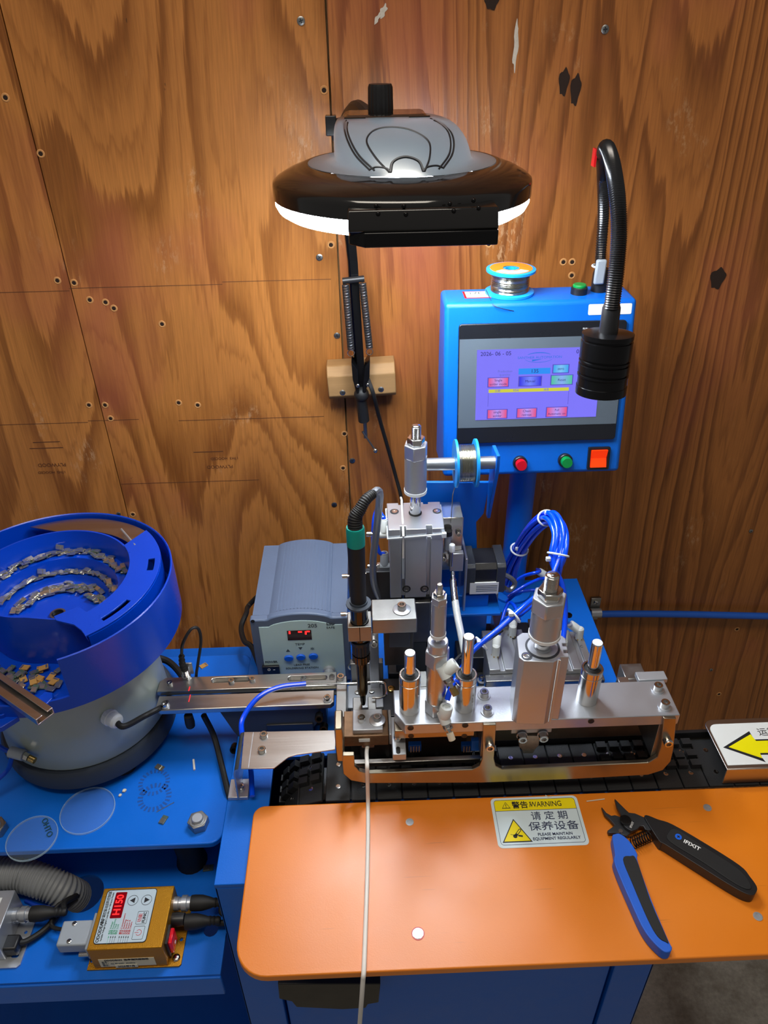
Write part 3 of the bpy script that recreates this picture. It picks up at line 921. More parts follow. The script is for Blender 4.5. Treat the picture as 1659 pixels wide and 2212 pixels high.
# ---- gooseneck work light
gn = thing('gooseneck_lamp', 'black gooseneck work light hanging in front of the touch screen', 'lamp', (.279, .867, TZ))
gp = [PZ(1293, 628, TZ) + V((0, 0, .022)), PY(1297, 560, .866), PY(1303, 470, .862), PY(1303, 385, .840), PY(1303, 336, .79), PY(1310, 318, .74),
      PY(1322, 350, .70), PY(1333, 420, .67), PY(1337, 500, .655), PY(1332, 580, .645), PY(1321, 668, .640)]
path = spline(gp, 34)
rad = [(.0056 + .0008 * min(1, i / (len(path) * .7))) + (.0007 if (i % 2) else -.0002) for i in range(len(path))]
part(gn, 'flexible_neck', G().tube(path, rad, 14), 'neck_metal', smooth=60)
b0 = PZ(1293, 628, TZ)
part(gn, 'base_ferrule', G().lathe([(0, 0.0002), (.0095, 0.0002), (.0095, .020), (.0078, .026), (0, .026)], L(b0), 24), 'black_plastic')
ax = (PY(1301, 850, .635) - PY(1314, 690, .642)).normalized()
h0 = PY(1320, 664, .640)
hA = PY(1314, 718, .640); hB = PY(1297, 848, .634)
ax = (hB - hA).normalized()
part(gn, 'head_ferrule', G().lathe([(0, -.002), (.0066, -.002), (.0080, .002), (.0084, .024), (0, .024)], frame(hA - ax * .024, ax), 24), 'black_plastic')
Lh = (hB - hA).length
R = .0232
pr_ = [(0, 0), (.019, 0), (R, .0008), (R, .005), (R - .0012, .0055), (R - .0012, .007), (R, .0075), (R, Lh * .40), (R - .0014, Lh * .41), (R - .0014, Lh * .435), (R, Lh * .44), (R, Lh * .47), (R - .0014, Lh * .48),
       (R - .0014, Lh * .50), (R, Lh * .51), (R, Lh * .63), (R - .0013, Lh * .64), (R - .0013, Lh * .66), (R, Lh * .67), (R, Lh * .70), (R - .0007, Lh * .71), (R - .0007, Lh * .86), (R, Lh * .865), (R, Lh), (.020, Lh), (.018, Lh - .006), (0, Lh - .006)]
part(gn, 'lamp_head', G().lathe(pr_, frame(hA, ax), 40), 'black_metal', smooth=40)
part(gn, 'lens', G().lathe([(0, Lh - .0055), (.0175, Lh - .0055), (.0175, Lh - .004), (0, Lh - .002)], frame(hA, ax), 32), 'grey_plastic')
# cable clip on the neck's root
c0 = PY(1293, 582, .862)
ck = part(gn, 'cable_clip', G().cb(c0 + V((-.001, -.010, 0)), (.012, .006, .028)), 'grey_plastic', bevel=.002)
part(gn, 'zip_tie', G().tube([c0 + V((.0075 * math.cos(a), .0075 * math.sin(a) - .0, .004)) for a in [2 * PI * i / 20 for i in range(20)]], .0012, 6, True), 'zip_tie')
pt = PY(1299, 325, .79)
part(gn, 'red_tag', G().cb(pt + V((-.006, 0.0, -.006)), (.0022, .010, .016)), 'red_button')

# ================================================================== MAGNIFIER LAMP ON THE WALL
lc = V((.037, .70, 1.384))
ml = thing('magnifier_lamp', 'black round magnifier lamp with lit white ring on a sprung wall arm', 'lamp', (.02, .955, 1.05))
# tilt a touch toward the viewer's right to follow its sag
ML = L(lc)
part(ml, 'shade_ring', G().lathe([(.078, .012), (.083, .0135), (.100, .0075), (.1085, .003), (.1122, .0), (.1128, -.003), (.1128, -.0125), (.1105, -.0125), (.106, -.010), (.070, -.010), (.068, .0), (.078, .012)], ML, 72), 'black_gloss', smooth=50)
part(ml, 'light_ring', G().lathe([(.070, -.0100), (.1115, -.0125), (.1115, -.0175), (.1090, -.0225), (.1030, -.0262), (.088, -.0270), (.078, -.024), (.075, -.018), (.070, -.0100)], ML, 72), 'led_white', smooth=60)
part(ml, 'lens', G().lathe([(0, -.006), (.0695, -.008), (.0695, -.004), (0, .000)], ML, 48), 'clear_plastic', smooth=60)
# hinge box at the front edge
bxp = [(PY(750, 437, .583).x, 0), (PY(1078, 437, .583).x, 0)]
hb0, hb1 = bxp[0][0], bxp[1][0]
hbx = side([(.5835, 1.3815), (.640, 1.3815), (.640, 1.360), (.590, 1.3600), (.5775, 1.3670), (.5775, 1.3700)], hb0, hb1)
hb = part(ml, 'hinge_box', hbx, 'black_gloss', bevel=.0012)
part(hb, 'lower_lip', G().prism([(hb0 + .012, .576), (hb1, .576), (hb1, .63), (hb0, .63), (hb0, .588)], 1.3555, 1.3665), 'black_metal', bevel=.001)
for u, v in ((813, 448), (817, 463), (873, 448), (877, 464), (973, 443), (981, 457), (1025, 436), (1035, 451)):
    Pp = PY(u, v, .5800)
    part(hb, 'screw_boss', G().sphere((Pp.x, .5776 + max(0, Pp.z - 1.370) * .5, Pp.z), .0018, 10, 6), 'black_metal')
# silvery lid over the lens: a leaning, flattened bell
def dome_pt(a, t):
    # a = angle, t = 0 rim .. 1 flat top: a shallow collar, then a bell that leans back
    if t < .25:
        k = t / .25
        r, ox, oy, z = .081 - .024 * k, 0.0, -.022 * k, .0135 + .003 * k
    else:
        k = (t - .25) / .75
        b = math.sin(k * PI / 2)
        r = .057 - .017 * k ** 2.2
        ox, oy = -.012 * k ** 1.6, -.022 + .040 * k
        z = .0165 + .0290 * b
    return V((lc.x + ox + r * math.cos(a), lc.y + oy + r * math.sin(a), lc.z + z))
vs, fs = [], []
NA, NTT = 64, 14
for j in range(NTT + 1):
    for i in range(NA): vs.append(dome_pt(2 * PI * i / NA, j / NTT))
for j in range(NTT):
    for i in range(NA): fs.append((j * NA + i, j * NA + (i + 1) % NA, (j + 1) * NA + (i + 1) % NA, (j + 1) * NA + i))
fs.append(tuple(NTT * NA + i for i in range(NA)))
dm = part(ml, 'lid', G().add(vs, fs), 'smoked_dome', smooth=40, label='silvery bell-shaped lid over the lens')
def ridge(pts, r=.0008):
    part(dm, 'lid_ridge', G().tube(spline([dome_pt(a * PI / 180, t) for a, t in pts], 8), r, 6), 'dark_steel')
ridge([(240, .26), (226, .42), (216, .65), (212, .97)]); ridge([(300, .26), (314, .42), (324, .65), (328, .97)])
ridge([(244, .26), (230, .42), (220, .65), (217, .9)]); ridge([(296, .26), (310, .42), (320, .65), (323, .9)])
ridge([(256, .25), (246, .40), (240, .58), (248, .74), (264, .82), (282, .76), (293, .58), (290, .40), (284, .25)])
ridge([(240, .27), (246, .30), (254, .29), (257, .25)]); ridge([(283, .25), (286, .29), (294, .30), (300, .27)])
ridge([(257, .25), (260, .36), (270, .41), (280, .36), (283, .25)], .0012)
# rear neck with knob
top = PY(835, 232, .735)
part(ml, 'neck_cover', side([(.705, lc.z + .034), (.712, lc.z + .047), (.76, lc.z + .047), (.80, lc.z + .030), (.80, lc.z + .01), (.76, lc.z + .012)], PY(738, 240, .735).x, PY(925, 236, .735).x), 'black_gloss', bevel=.006, seg=3)
for u in (766, 905):
    Pp = PY(u, 237, .715)
    part(ml, 'hinge_pin', G().cyl((Pp.x - .009, .7085, lc.z + .0435), (Pp.x + .009, .7085, lc.z + .0435), .0032, n=12), 'black_gloss')
kb = PY(822, 226, .74)
kz = lc.z + .045
knob = G()
nk = 40
vs, fs = [], []
for z, k in ((0, .0108), (.004, .0112), (.021, .0108), (.0235, .0098)):
    for i in range(nk):
        rr = k - (.0006 if (i % 2 and z < .022) else 0)
        vs.append((kb.x + rr * math.cos(2 * PI * i / nk), kb.y + rr * math.sin(2 * PI * i / nk), kz + z))
for j in range(3):
    for i in range(nk): fs.append((j * nk + i, j * nk + (i + 1) % nk, (j + 1) * nk + (i + 1) % nk, (j + 1) * nk + i))
fs.append(tuple(3 * nk + i for i in range(nk)))
part(ml, 'knob', G().add(vs, fs), 'black_plastic', smooth=20)
# arm
ab = PY(783, 845, .955)
at = PY(738, 300, .925)
ar = part(ml, 'arm_tube', G().tube([ab, PY(764, 560, .945), at], .0068, 4), 'black_metal', smooth=0)
part(ml, 'arm_tube', G().tube([ab + V((-.006, .012, .01)), PY(757, 560, .957), at + V((-.006, .012, 0))], .004, 8), 'black_metal')
j0 = PY(722, 272, .925)
part(ml, 'elbow_joint', G().cyl(j0 + V((-.004, -.004, -.004)), j0 + V((.022, -.004, .0)), .011, n=20), 'black_plastic')
part(ml, 'elbow_clamp', G().cb(j0 + V((-.003, -.012, .002)), (.012, .014, .020)), 'black_gloss', bevel=.001)
part(ml, 'head_arm', G().tube(spline([j0 + V((.008, 0, -.004)), V((.0, .86, lc.z + .04)), V((.022, .79, lc.z + .025))], 8), .0075, 10), 'black_plastic')
s0a, s0b = PY(750, 606, .943), PY(782, 602, .943)
part(ml, 'spring_bar', G().cyl(PY(740, 607, .938), PY(787, 602, .938), .0040, n=14), 'black_plastic')
def coil(a, b, r, turns, wr, n=9):
    a, b = V(a), V(b)
    M = frame(a, b - a)
    Ln = (b - a).length
    pts = [M @ V((r * math.cos(2 * PI * i / n), r * math.sin(2 * PI * i / n), Ln * i / (turns * n))) for i in range(turns * n + 1)]
    return pts
for (u0, v0, u1, v1) in ((746, 615, 758, 755), (783, 612, 798, 752)):
    a, b = PY(u0, v0, .936), PY(u1, v1, .940)
    spg = part(ml, 'spring', G().tube(coil(a, b, .0042, 44, .0007), .0008, 5), 'dark_steel', smooth=60)
    part(spg, 'hook', G().tube([b + V((.0045 * math.cos(t), 0, -.005 + .0045 * math.sin(t))) for t in [2 * PI * i / 14 for i in range(14)]], .0006, 6, True), 'steel')
    part(spg, 'hook', G().tube([a, a + V((0, 0, .006))], .0006, 6), 'steel')
# clamp fork and bracket
fk = G()
for (pts) in ([(759, 775), (773, 790), (776, 845), (770, 840), (762, 812)], [(799, 768), (788, 785), (782, 845), (790, 838), (798, 805)]):
    pp = [PY(u, v, .950) for u, v in pts]
    part(ml, 'clamp_fork', G().prism([(p.x, p.z) for p in pp], -.014, 0.014, frame((0, .950, 0), (0, -1, 0), (1, 0, 0))), 'black_metal', bevel=.001)
c1, c2 = PY(779, 850, .944), PY(786, 908, .950)
part(ml, 'pivot', G().sphere(PY(781, 852, .944), .0105, 18, 10), 'black_rubber')
part(ml, 'pivot_stem', G().cyl(c1, c2, .0072, .0080, 18), 'black_rubber')
c3, c4, c5 = PY(788, 912, .952), PY(790, 945, .955), PY(811, 973, .950)
part(ml, 'clamp_screw', G().cyl(c3 + V((0, 0, .004)), c4, .003, n=12), 'dull_steel')
tb = part(ml, 'tommy_bar', G().cyl(PY(783, 932, .953), c5, .0014, n=10), 'dull_steel')
part(tb, 'ball', G().sphere(c5, .0042, 14, 8), 'steel')
for u, v in ((773, 833), (795, 831)): pan(ml, PY(u, v, .9355), .0028, .002, (0, -1, 0))
# cord
cd = [PY(792, 812, .945), PY(806, 850, .93), PY(820, 905, .955), PY(840, 975, .975), PY(855, 1030, .98), PY(868, 1085, .97), PY(880, 1200, .95)]
part(ml, 'power_cord', G().tube(spline(cd, 8), .0028, 8), 'black_rubber')
# pine block screwed to the wall
wb = thing('mounting_block', 'short pine offcut screwed to the wall behind the lamp clamp', 'wood block', PY(780, 868, WALL_Y - .0002))
a, b, c = PY(709, 808, .978), PY(855, 797, .978), PY(711, 866, .962)
yb0 = .962
part(wb, 'block', side([(yb0 + .006, .0), (WALL_Y - .0003, .0), (WALL_Y - .0003, .047), (yb0 + .012, .047), (yb0, .036), (yb0, .006)], 0, b.x - a.x).add([], []), 'pine', bevel=.0015)
blk = wb.children[0]
Mblk = L((a.x, 0, c.z)) @ Matrix.Rotation(math.radians(-2.2), 4, 'Y')
blk.matrix_basis = Mblk @ WM[blk.name]
WM[blk.name] = blk.matrix_basis.copy()
for u, v in ((740, 848), (823, 841)): pan(wb, PY(u, v, yb0 + .0005), .0042, .0015, (0, -1, 0), 'dull_steel')

# ================================================================== CHAIN CONVEYOR
ch = thing('chain_conveyor', 'black plastic chain conveyor with screwed carrier plates behind the orange plate', 'conveyor', (.14, .53, CT))
CZ = .799
PITCH = .0279
y0c, y1c = .4935, .556
gl = G().box(-PITCH / 2 + .0006, PITCH / 2 - .0006, y0c, y1c, -.004, 0)
link_me = mesh_of('chain_link', gl, 0)
gk = G().box(-.0055, .0055, .0, .010, 0, .007)
blk_me = mesh_of('carrier_block', gk, 0)
scr_me = socket_mesh(.0026, .0004)
def chain_link(M, blocks, screws=True):
    o = place('chain_link', link_me, 'chain_black', M, ch)
    md = o.modifiers.new('edge', 'BEVEL'); md.width = .0006; md.segments = 1
    if screws:
        for y in (.511, .540): place('bolt', scr_me, 'steel', M @ L((0, y, 0)), o)
    if blocks:
        for x, y in ((-.0072, .517), (.0072, .517), (-.0072, .528), (.0072, .530), (-.0072, .5455), (.0072, .5455)):
            place('carrier_block', blk_me, 'chain_black', M @ L((x, y - .001, 0)) @ Matrix.Diagonal((.95, .8, 1, 1)), o)
x_first = -.0445
N_LINK = 21
for i in range(N_LINK):
    x = x_first + i * PITCH
    chain_link(L((x, 0, CZ)), i in (2, 3, 4, 5, 6, 11, 12, 13, 14))
# links turning down round the end sprocket
cx_, cz_, rr_ = x_first - PITCH * .52, CZ - .048, .048
for k in range(1, 5):
    a = math.radians(-14 + 33 * k)
    M = L((cx_ - rr_ * math.sin(a), 0, cz_ + rr_ * math.cos(a))) @ Matrix.Rotation(-a, 4, 'Y')
    chain_link(M, k < 4, k < 3)
part(ch, 'sprocket', G().lathe([(0, 0), (.036, 0), (.041, .004), (.041, .038), (.036, .042), (0, .042)], frame((cx_, y0c + .010, cz_), (0, 1, 0)), 24), 'dark_steel')
part(ch, 'chain_bed', G().box(x_first - .012, x_first + PITCH * N_LINK, y0c + .004, y1c - .004, CT + .0002, CZ - .0042), 'black_plastic')
part(ch, 'side_guard', G().box(-.045, x_first + PITCH * N_LINK, y1c + .0015, y1c + .006, CT + .0002, CZ + .010), 'black_plastic', bevel=.0008)

# ---- direction sign tray
sg = thing('direction_tray', 'steel cover plate with yellow arrow sticker over the chain at right edge', 'cover plate', (.45, .52, OZ))
sx = .374
poly = [(sx, .496)] + [(.62, .496), (.62, .563)] + arc(sx + .010, .553, .010, PI / 2, PI, 5)
part(sg, 'cover', G().prism(poly, .8215, .8235), 'brushed', bevel=.0006)
part(sg, 'front_flange', G().box(sx, .62, .4950, .4966, OZ + .0003, .8235), 'brushed', bevel=.0004)
zs = .8236
skp = [(sx + .002, .5005), (.60, .5005), (.60, .5560)] + arc(sx + .016, .548, .008, PI / 2, PI, 5) + [(sx + .002, .545)]
skr = part(sg, 'sticker', G().prism([(sx + .003, .5005), (.60, .5005), (.60, .556)] + arc(sx + .012, .547, .009, PI / 2, PI, 5), zs, zs + .0003), 'paper_white')
aw = [PZ(u, v, zs) for u, v in ((1562, 1615), (1618, 1580), (1629, 1598), (1670, 1597))]
aw2 = [PZ(u, v, zs) for u, v in ((1672, 1632), (1641, 1631), (1654, 1647))]
A = [(p.x, p.y) for p in aw] + [(.47, aw[3].y), (.47, aw2[0].y)] + [(p.x, p.y) for p in aw2]
A = [A[0], A[1], A[2], A[4], A[5], A[7], A[8]]
part(skr, 'arrow_outline', G().prism(A, zs + .0003, zs + .0005), 'ink_black')
cen = (.405, (A[2][1] + A[5][1]) / 2)
B = [(A[0][0] + .006, A[0][1]), (A[1][0] - .0005, A[1][1] - .0045), (A[2][0] + .001, A[2][1] - .0022), (.47, A[3][1] - .0022), (.47, A[4][1] + .0022), (A[5][0] + .0012, A[5][1] + .0022), (A[6][0] - .0015, A[6][1] + .0050)]
part(skr, 'arrow', G().prism(B, zs + .0005, zs + .0007), 'arrow_yellow')
pt = PZ(1650, 1582, zs + .0004)
text(skr, '运转方向', .0115, L((pt.x + .016, pt.y, zs + .0004)), 'ink_black')

# ================================================================== PRESS FRAME AND ALUMINIUM PLATE
PT = .91
pp = thing('press_unit', 'aluminium press plate with guide posts, air cylinders and steel guard frame over the chain', 'press', (.16, .52, CT))
px0, px1, py0, py1 = .0165, .3065, .4985, .5455
plate = [(px0 + .002, .515), (px0 + .012, py0), (px1, py0), (px1, py1), (px0 + .002, py1)]
alp = part(pp, 'press_plate', G().prism(plate, PT - .014, PT), 'alu', bevel=.0008)
def hole_y(u, v, r=.0032, y=py0):
    P_ = PY(u, v, y - .0003)
    part(alp, 'tapped_hole', G().lathe([(0, 0), (r * .7, 0), (r, .0003), (r, 0.0001)], frame(P_, (0, -1, 0)), 16), 'black_plastic')
hole_y(887, 1573); hole_y(1005, 1567); hole_y(1277, 1558)
for u, v in ((1046, 1497), (1053, 1532), (1422, 1483), (1437, 1520)):
    bolt(pp, PZ(u, v, PT + .0045) * 1 + V((0, 0, -.0045)), .0046, .0062, washer=.0066)
part(pp, 'side_bracket', G().box(PZ(1385, 1475, PT).x - .002, PZ(1430, 1470, PT).x + .006, py1, py1 + .012, PT - .004, PT + .0015), 'alu_flat', bevel=.0005)
part(pp, 'side_bracket', G().box(PZ(1340, 1478, PT).x, PZ(1362, 1475, PT).x, py1, py1 + .008, PT - .006, PT - .001), 'brushed', bevel=.0005)
def post(u, v, ztop_h, ztop_r, yy=None):
    P_ = PZ(u, v, PT)
    zc, zr = HZ(P_, ztop_h), HZ(P_, ztop_r)
    M = L((P_.x, P_.y, PT))
    hh = zc - PT
    b = part(pp, 'guide_bushing', G().lathe([(0, .0002), (.0108, .0002), (.0108, hh * .80), (.0103, hh * .805), (.0103, hh * .83), (.0108, hh * .835), (.0108, hh - .0006), (.0102, hh), (.0088, hh), (.0084, hh - .003), (.0060, hh - .003)], M, 36), 'steel')
    part(b, 'seal', G().lathe([(.0050, hh - .0030), (.0086, hh - .0030), (.0086, hh - .0014), (.0050, hh - .0014)], M, 28), 'black_rubber')
    part(b, 'guide_rod', G().lathe([(0, hh - .004), (.0056, hh - .004), (.0056, zr - PT - .0006), (.0051, zr - PT), (0, zr - PT)], M, 28), 'chrome')
    part(b, 'rod_end', G().lathe([(0, zr - PT + .0001), (.0050, zr - PT + .0001), (.0049, zr - PT + .0003), (0, zr - PT + .0003)], M, 28), 'rod_end')
post(885, 1530, 1456, 1410); post(1003, 1525, 1455, 1375); post(1267, 1510, 1442, 1388)
# slim round cylinder between the first two posts
P_ = PZ(941, 1533, PT)
def H(v): return HZ(P_, v) - PT
M = L((P_.x, P_.y, PT))
sl = part(pp, 'slim_cylinder', G().prism(hexpoly(.0118, .2), .0002, .017, M), 'alu', bevel=.0008, label='slim round air cylinder')
part(sl, 'barrel', G().lathe([(0, .016), (.0102, .016), (.0102, H(1425)), (0, H(1425))], M, 32), 'brushed')
part(sl, 'head_nut', G().prism(hexpoly(.0122, .2), H(1432), H(1402), M), 'alu', bevel=.0008)
part(sl, 'collar', G().lathe([(0, H(1402)), (.0100, H(1402)), (.0100, H(1383) - .001), (.0092, H(1383)), (.0055, H(1383)), (0, H(1383) - .001)], M, 32), 'alu')
part(sl, 'piston_rod', G().lathe([(0, H(1384)), (.0034, H(1384)), (.0034, H(1365)), (0, H(1365))], M, 20), 'chrome')
part(sl, 'stop_sleeve', G().lathe([(0, H(1367)), (.0072, H(1367)), (.0072, H(1300)), (0, H(1300))], M, 30), 'alu_flat')
part(sl, 'white_ring', G().lathe([(.004, H(1372)), (.0076, H(1372)), (.0076, H(1366)), (.004, H(1366))], M, 30), 'white_plastic')
part(sl, 'stop_nut', G().prism(hexpoly(.0078, .35), H(1303), H(1287), M), 'alu', bevel=.0005)
part(sl, 'lock_nut', G().prism(hexpoly(.0060, .1), H(1287), H(1279), M), 'steel', bevel=.0005)
def thread(r, z0, z1, M, pitch=.0012, n=20):
    pr = [(0, z0)]
    k = max(3, int((z1 - z0 - .0012) / pitch))
    for i in range(k):
        z = z0 + (z1 - z0 - .0012) * i / k
        d = (z1 - z0 - .0012) / k
        pr += [(r * .88, z), (r, z + d * .3), (r, z + d * .6), (r * .88, z + d * .9)]
    pr += [(r * .85, z1 - .0006), (r * .7, z1), (0, z1)]
    return G().lathe(pr, M, n)
part(sl, 'threaded_tip', thread(.0031, H(1281), H(1262), M), 'steel', smooth=50)
# big square cylinder
P_ = PZ(1153, 1532, PT)
M = L((P_.x, P_.y, PT)) @ Matrix.Rotation(-.10, 4, 'Z')
hb_ = HZ(P_, 1398) - PT
w = .0235; d_ = .0195
sq = [(-w + .004, -d_), (w * .35, -d_), (w * .55, -d_ + .004), (w * .55, -d_ + .004), (w * .66, -d_ + .002), (w * .66, -d_ + .0075), (w, -d_ + .0075), (w, -d_ + .013), (w - .004, -d_ + .013), (w - .004, -d_ + .017), (w, -d_ + .017), (w, d_ - .017), (w - .004, d_ - .017), (w - .004, d_ - .013), (w, d_ - .013), (w, d_ - .006), (w - .005, d_), (-w + .006, d_), (-w, d_ - .006), (-w, -d_ + .005)]
bc = part(pp, 'square_cylinder', G().prism(sq, .0002, hb_, M), 'alu', bevel=.0006, label='square aluminium air cylinder body')
part(bc, 'cover_ring', G().lathe([(.0145, hb_ + .0001), (.0165, hb_ + .0001), (.0165, hb_ + .0006), (.0145, hb_ + .0006), (.0145, hb_ + .0001)], M, 40), 'dark_steel')
part(bc, 'cover_disc', G().lathe([(0, hb_ + .0001), (.0143, hb_ + .0001), (.0143, hb_ + .0008), (.0090, hb_ + .0008), (.0085, hb_ + .0022), (0, hb_ + .0022)], M, 40), 'alu_flat')
for x, y in ((-w + .0075, -d_ + .0065), (w - .010, d_ - .0055)):
    q = M @ V((x, y, hb_ + .0001))
    part(bc, 'counterbore', G().lathe([(.0035, 0), (.0052, 0), (.0052, .0003), (.0035, .0003)], L(q), 22), 'dark_steel')
    bolt(bc, q, .0036, .0008)
def Hq(v): return HZ(P_, v) - PT
part(bc, 'piston_rod', G().lathe([(0, hb_), (.0075, hb_), (.0075, Hq(1362)), (0, Hq(1362))], M, 32), 'chrome')
part(bc, 'white_ring', G().lathe([(.006, Hq(1372)), (.0150, Hq(1372)), (.0150, Hq(1366)), (.006, Hq(1366))], M, 36), 'white_plastic')
part(bc, 'stop_sleeve', G().lathe([(0, Hq(1367)), (.0144, Hq(1367)), (.0144, Hq(1315)), (0, Hq(1315))], M, 40), 'alu_flat')
part(bc, 'stop_nut', G().prism(hexpoly(.0164, .25), Hq(1317), Hq(1287), M), 'alu', bevel=.0012)
part(bc, 'lock_nut', G().prism(hexpoly(.0118, .05), Hq(1287), Hq(1272), M), 'steel', bevel=.0010)
part(bc, 'threaded_tip', thread(.0066, Hq(1272), Hq(1240), M, .0013, 26), 'steel', smooth=50)
# guard frame: one steel plate with two windows
FY = .4955
def fp(u, v):
    p = PY(u, v, FY); return (p.x, p.z)
fo = [fp(740, 1632), fp(740, 1652)] + [fp(742, 1672), fp(758, 1686), fp(790, 1692)] + [fp(1040, 1691), fp(1240, 1683), fp(1400, 1674)] + [fp(1432, 1664), fp(1449, 1645), fp(1455, 1618)] + [fp(1461, 1552), fp(1434, 1552), fp(1428, 1612)] + \
     [fp(1420, 1636), fp(1400, 1648)] + [fp(1085, 1662), fp(1071, 1655), fp(1067, 1640)] + [fp(1072, 1566), fp(1044, 1566), fp(1042, 1640)] + [fp(1036, 1655), fp(1020, 1663)] + [fp(795, 1671), fp(776, 1666), fp(766, 1655)] + [fp(765, 1632)]
part(pp, 'guard_frame', G().prism(fo, 0, .005, frame((0, FY + .005, 0), (0, -1, 0), (1, 0, 0))), 'warm_steel', bevel=.0006, label='steel guard frame tinted with reflected orange')
bolt(pp, PY(1057, 1606, FY) - V((0, -.0001, 0)), .0046, .007, (0, -1, 0)); bolt(pp, PY(1440, 1597, FY) - V((0, -.0001, 0)), .0046, .007, (0, -1, 0))
part(pp, 'frame_block', G().box(PY(1046, 1560, FY).x, PY(1071, 1560, FY).x, FY + .005, .560, PY(1060, 1618, .51).z, PT - .014), 'dull_steel', bevel=.0006)
part(pp, 'frame_block', G().box(PY(1432, 1560, FY).x, PY(1458, 1560, FY).x, FY + .005, .560, PY(1440, 1618, .51).z, PT - .014), 'dull_steel', bevel=.0006)
g = G().box(.02, .30, .5455, .549, .822, .885)
part(pp, 'rear_plate', g, 'dull_steel', bevel=.0006)
part(pp, 'cross_rail', G().box(.03, .295, .537, .5445, .872, .880), 'alu_flat', bevel=.0006)
for u in (1080, 1420):
    pass
bolt(pp, PY(1405, 1612, .540), .0055, .008, (0, -1, 0), m='dark_steel')
# splattered solder block under the big cylinder
hd = part(pp, 'press_head', G().box(PY(1102, 1580, .515).x, PY(1190, 1580, .515).x, .512, .540, .874, .8935), 'alu_flat', bevel=.001)
nz_ = [(1122, 1588), (1166, 1588), (1164, 1608), (1155, 1618), (1151, 1626), (1130, 1626), (1127, 1618), (1121, 1612)]
part(hd, 'press_foot', G().prism([(p.x, p.z) for p in (PY(u, v, .515) for u, v in nz_)], 0, .012, frame((0, .526, 0), (0, -1, 0), (1, 0, 0))), 'rust_steel', bevel=.0006)
for u, v in ((1127, 1588), (1172, 1586)): bolt(hd, PY(u, v, .511), .0050, .006, (0, -1, 0), washer=.0058)
# two posts carrying the plate from the cabinet top
for x in (.045, .285):
    part(pp, 'support_post', G().box(x - .012, x + .012, .562, .585, CT, PT - .014), 'dull_steel', bevel=.0008)
    part(pp, 'support_arm', G().box(x - .012, x + .012, .5395, .562, PT - .030, PT - .0142), 'dull_steel', bevel=.0008)

# ================================================================== SOLDERING HEAD SLIDE (centre)
YF = .66
zt_, zb_ = PY(900, 1142, YF).z, PY(900, 1290, YF).z
sh = thing('head_slide', 'upright twin-groove aluminium air cylinder carrying the soldering arm', 'air cylinder', (.05, .69, CT))
hx0, hx1 = PY(841, 1142, YF).x, PY(958, 1142, YF).x
hy1 = PZ(900, 1085, zt_).y
gx = [PY(871, 1200, YF).x, PY(926, 1200, YF).x]
gw = .0022
prof = [(hx0, YF)]
for c in gx: prof += [(c - gw, YF), (c - gw, YF + .004), (c + gw, YF + .004), (c + gw, YF)]
prof += [(hx1, YF), (hx1, hy1), (hx0, hy1)]
bd = part(sh, 'cylinder_body', G().prism(prof, zb_, zt_ - .014, None), 'alu', bevel=.0006)
prof2 = [(hx0 - .001, YF - .001)]
for c in gx: prof2 += [(c - gw * 1.4, YF - .001), (c - gw * 1.4, YF + .006), (c + gw * 1.4, YF + .006), (c + gw * 1.4, YF - .001)]
prof2 += [(hx1 + .001, YF - .001), (hx1 + .001, hy1)]
for c in gx[::-1]: prof2 += [(c + gw * 1.2, hy1), (c + gw * 1.2, hy1 - .004), (c - gw * 1.2, hy1 - .004), (c - gw * 1.2, hy1)]
prof2 += [(hx0 - .001, hy1)]
cp = part(sh, 'end_cap', G().prism(prof2, zt_ - .014, zt_), 'alu', bevel=.0006)
for u, v in ((852, 1105), (944, 1104)):
    q = PZ(u, v, zt_ + .0002)
    part(cp, 'counterbore', G().lathe([(.0030, 0), (.0050, 0), (.0050, .0003), (.0030, .0003)], L(q), 22), 'dark_steel')
    bolt(cp, q, .0034, .0006)
for u, v in ((878, 1272), (917, 1272)):
    q = PY(u, v, YF - .0002)
    part(bd, 'counterbore', G().lathe([(0, 0), (.0048, 0), (.0048, .0003), (0, .0003)], frame(q, (0, -1, 0)), 22), 'black_plastic')
    bolt(bd, q + V((0, -.0002, 0)), .0034, .0008, (0, -1, 0), m='dull_steel')
part(bd, 'reed_switch', G().box(gx[0] - .0016, gx[0] + .0016, YF - .0006, YF + .003, PY(870, 1250, YF).z, PY(870, 1205, YF).z), 'grey_plastic', bevel=.0005)
part(bd, 'sensor_wire', G().tube(spline([V((gx[0], YF, PY(870, 1205, YF).z)), V((gx[0], YF - .001, PY(870, 1160, YF).z)), V((gx[0], YF - .003, zt_ - .004)), PZ(868, 1090, zt_ + .004), PZ(868, 1082, zt_ + .003), PZ(866, 1075, zt_ - .008)], 8), .0013, 8), 'wire_white')
# rod, sleeve, nuts
R0 = PZ(897, 1108, zt_)
def Hh(v): return HZ(R0, v) - zt_
M = L(R0)
rd = part(sh, 'piston_rod', G().lathe([(0, .0), (.0062, .0), (.0062, Hh(1055)), (0, Hh(1055))], M, 28), 'chrome')
part(rd, 'rod_seal', G().lathe([(.0062, .0002), (.0075, .0002), (.0075, .0006), (.0062, .0006)], M, 28), 'black_rubber')
part(rd, 'white_ring', G().lathe([(.005, Hh(1062)), (.0126, Hh(1062)), (.0126, Hh(1056)), (.005, Hh(1056))], M, 36), 'white_plastic')
part(rd, 'stop_sleeve', G().lathe([(0, Hh(1057)), (.0121, Hh(1057)), (.0121, Hh(985)), (0, Hh(985))], M, 36), 'alu_flat')
part(rd, 'stop_nut', G().prism(hexpoly(.0132, .3), Hh(987), Hh(958), M), 'alu', bevel=.0010)
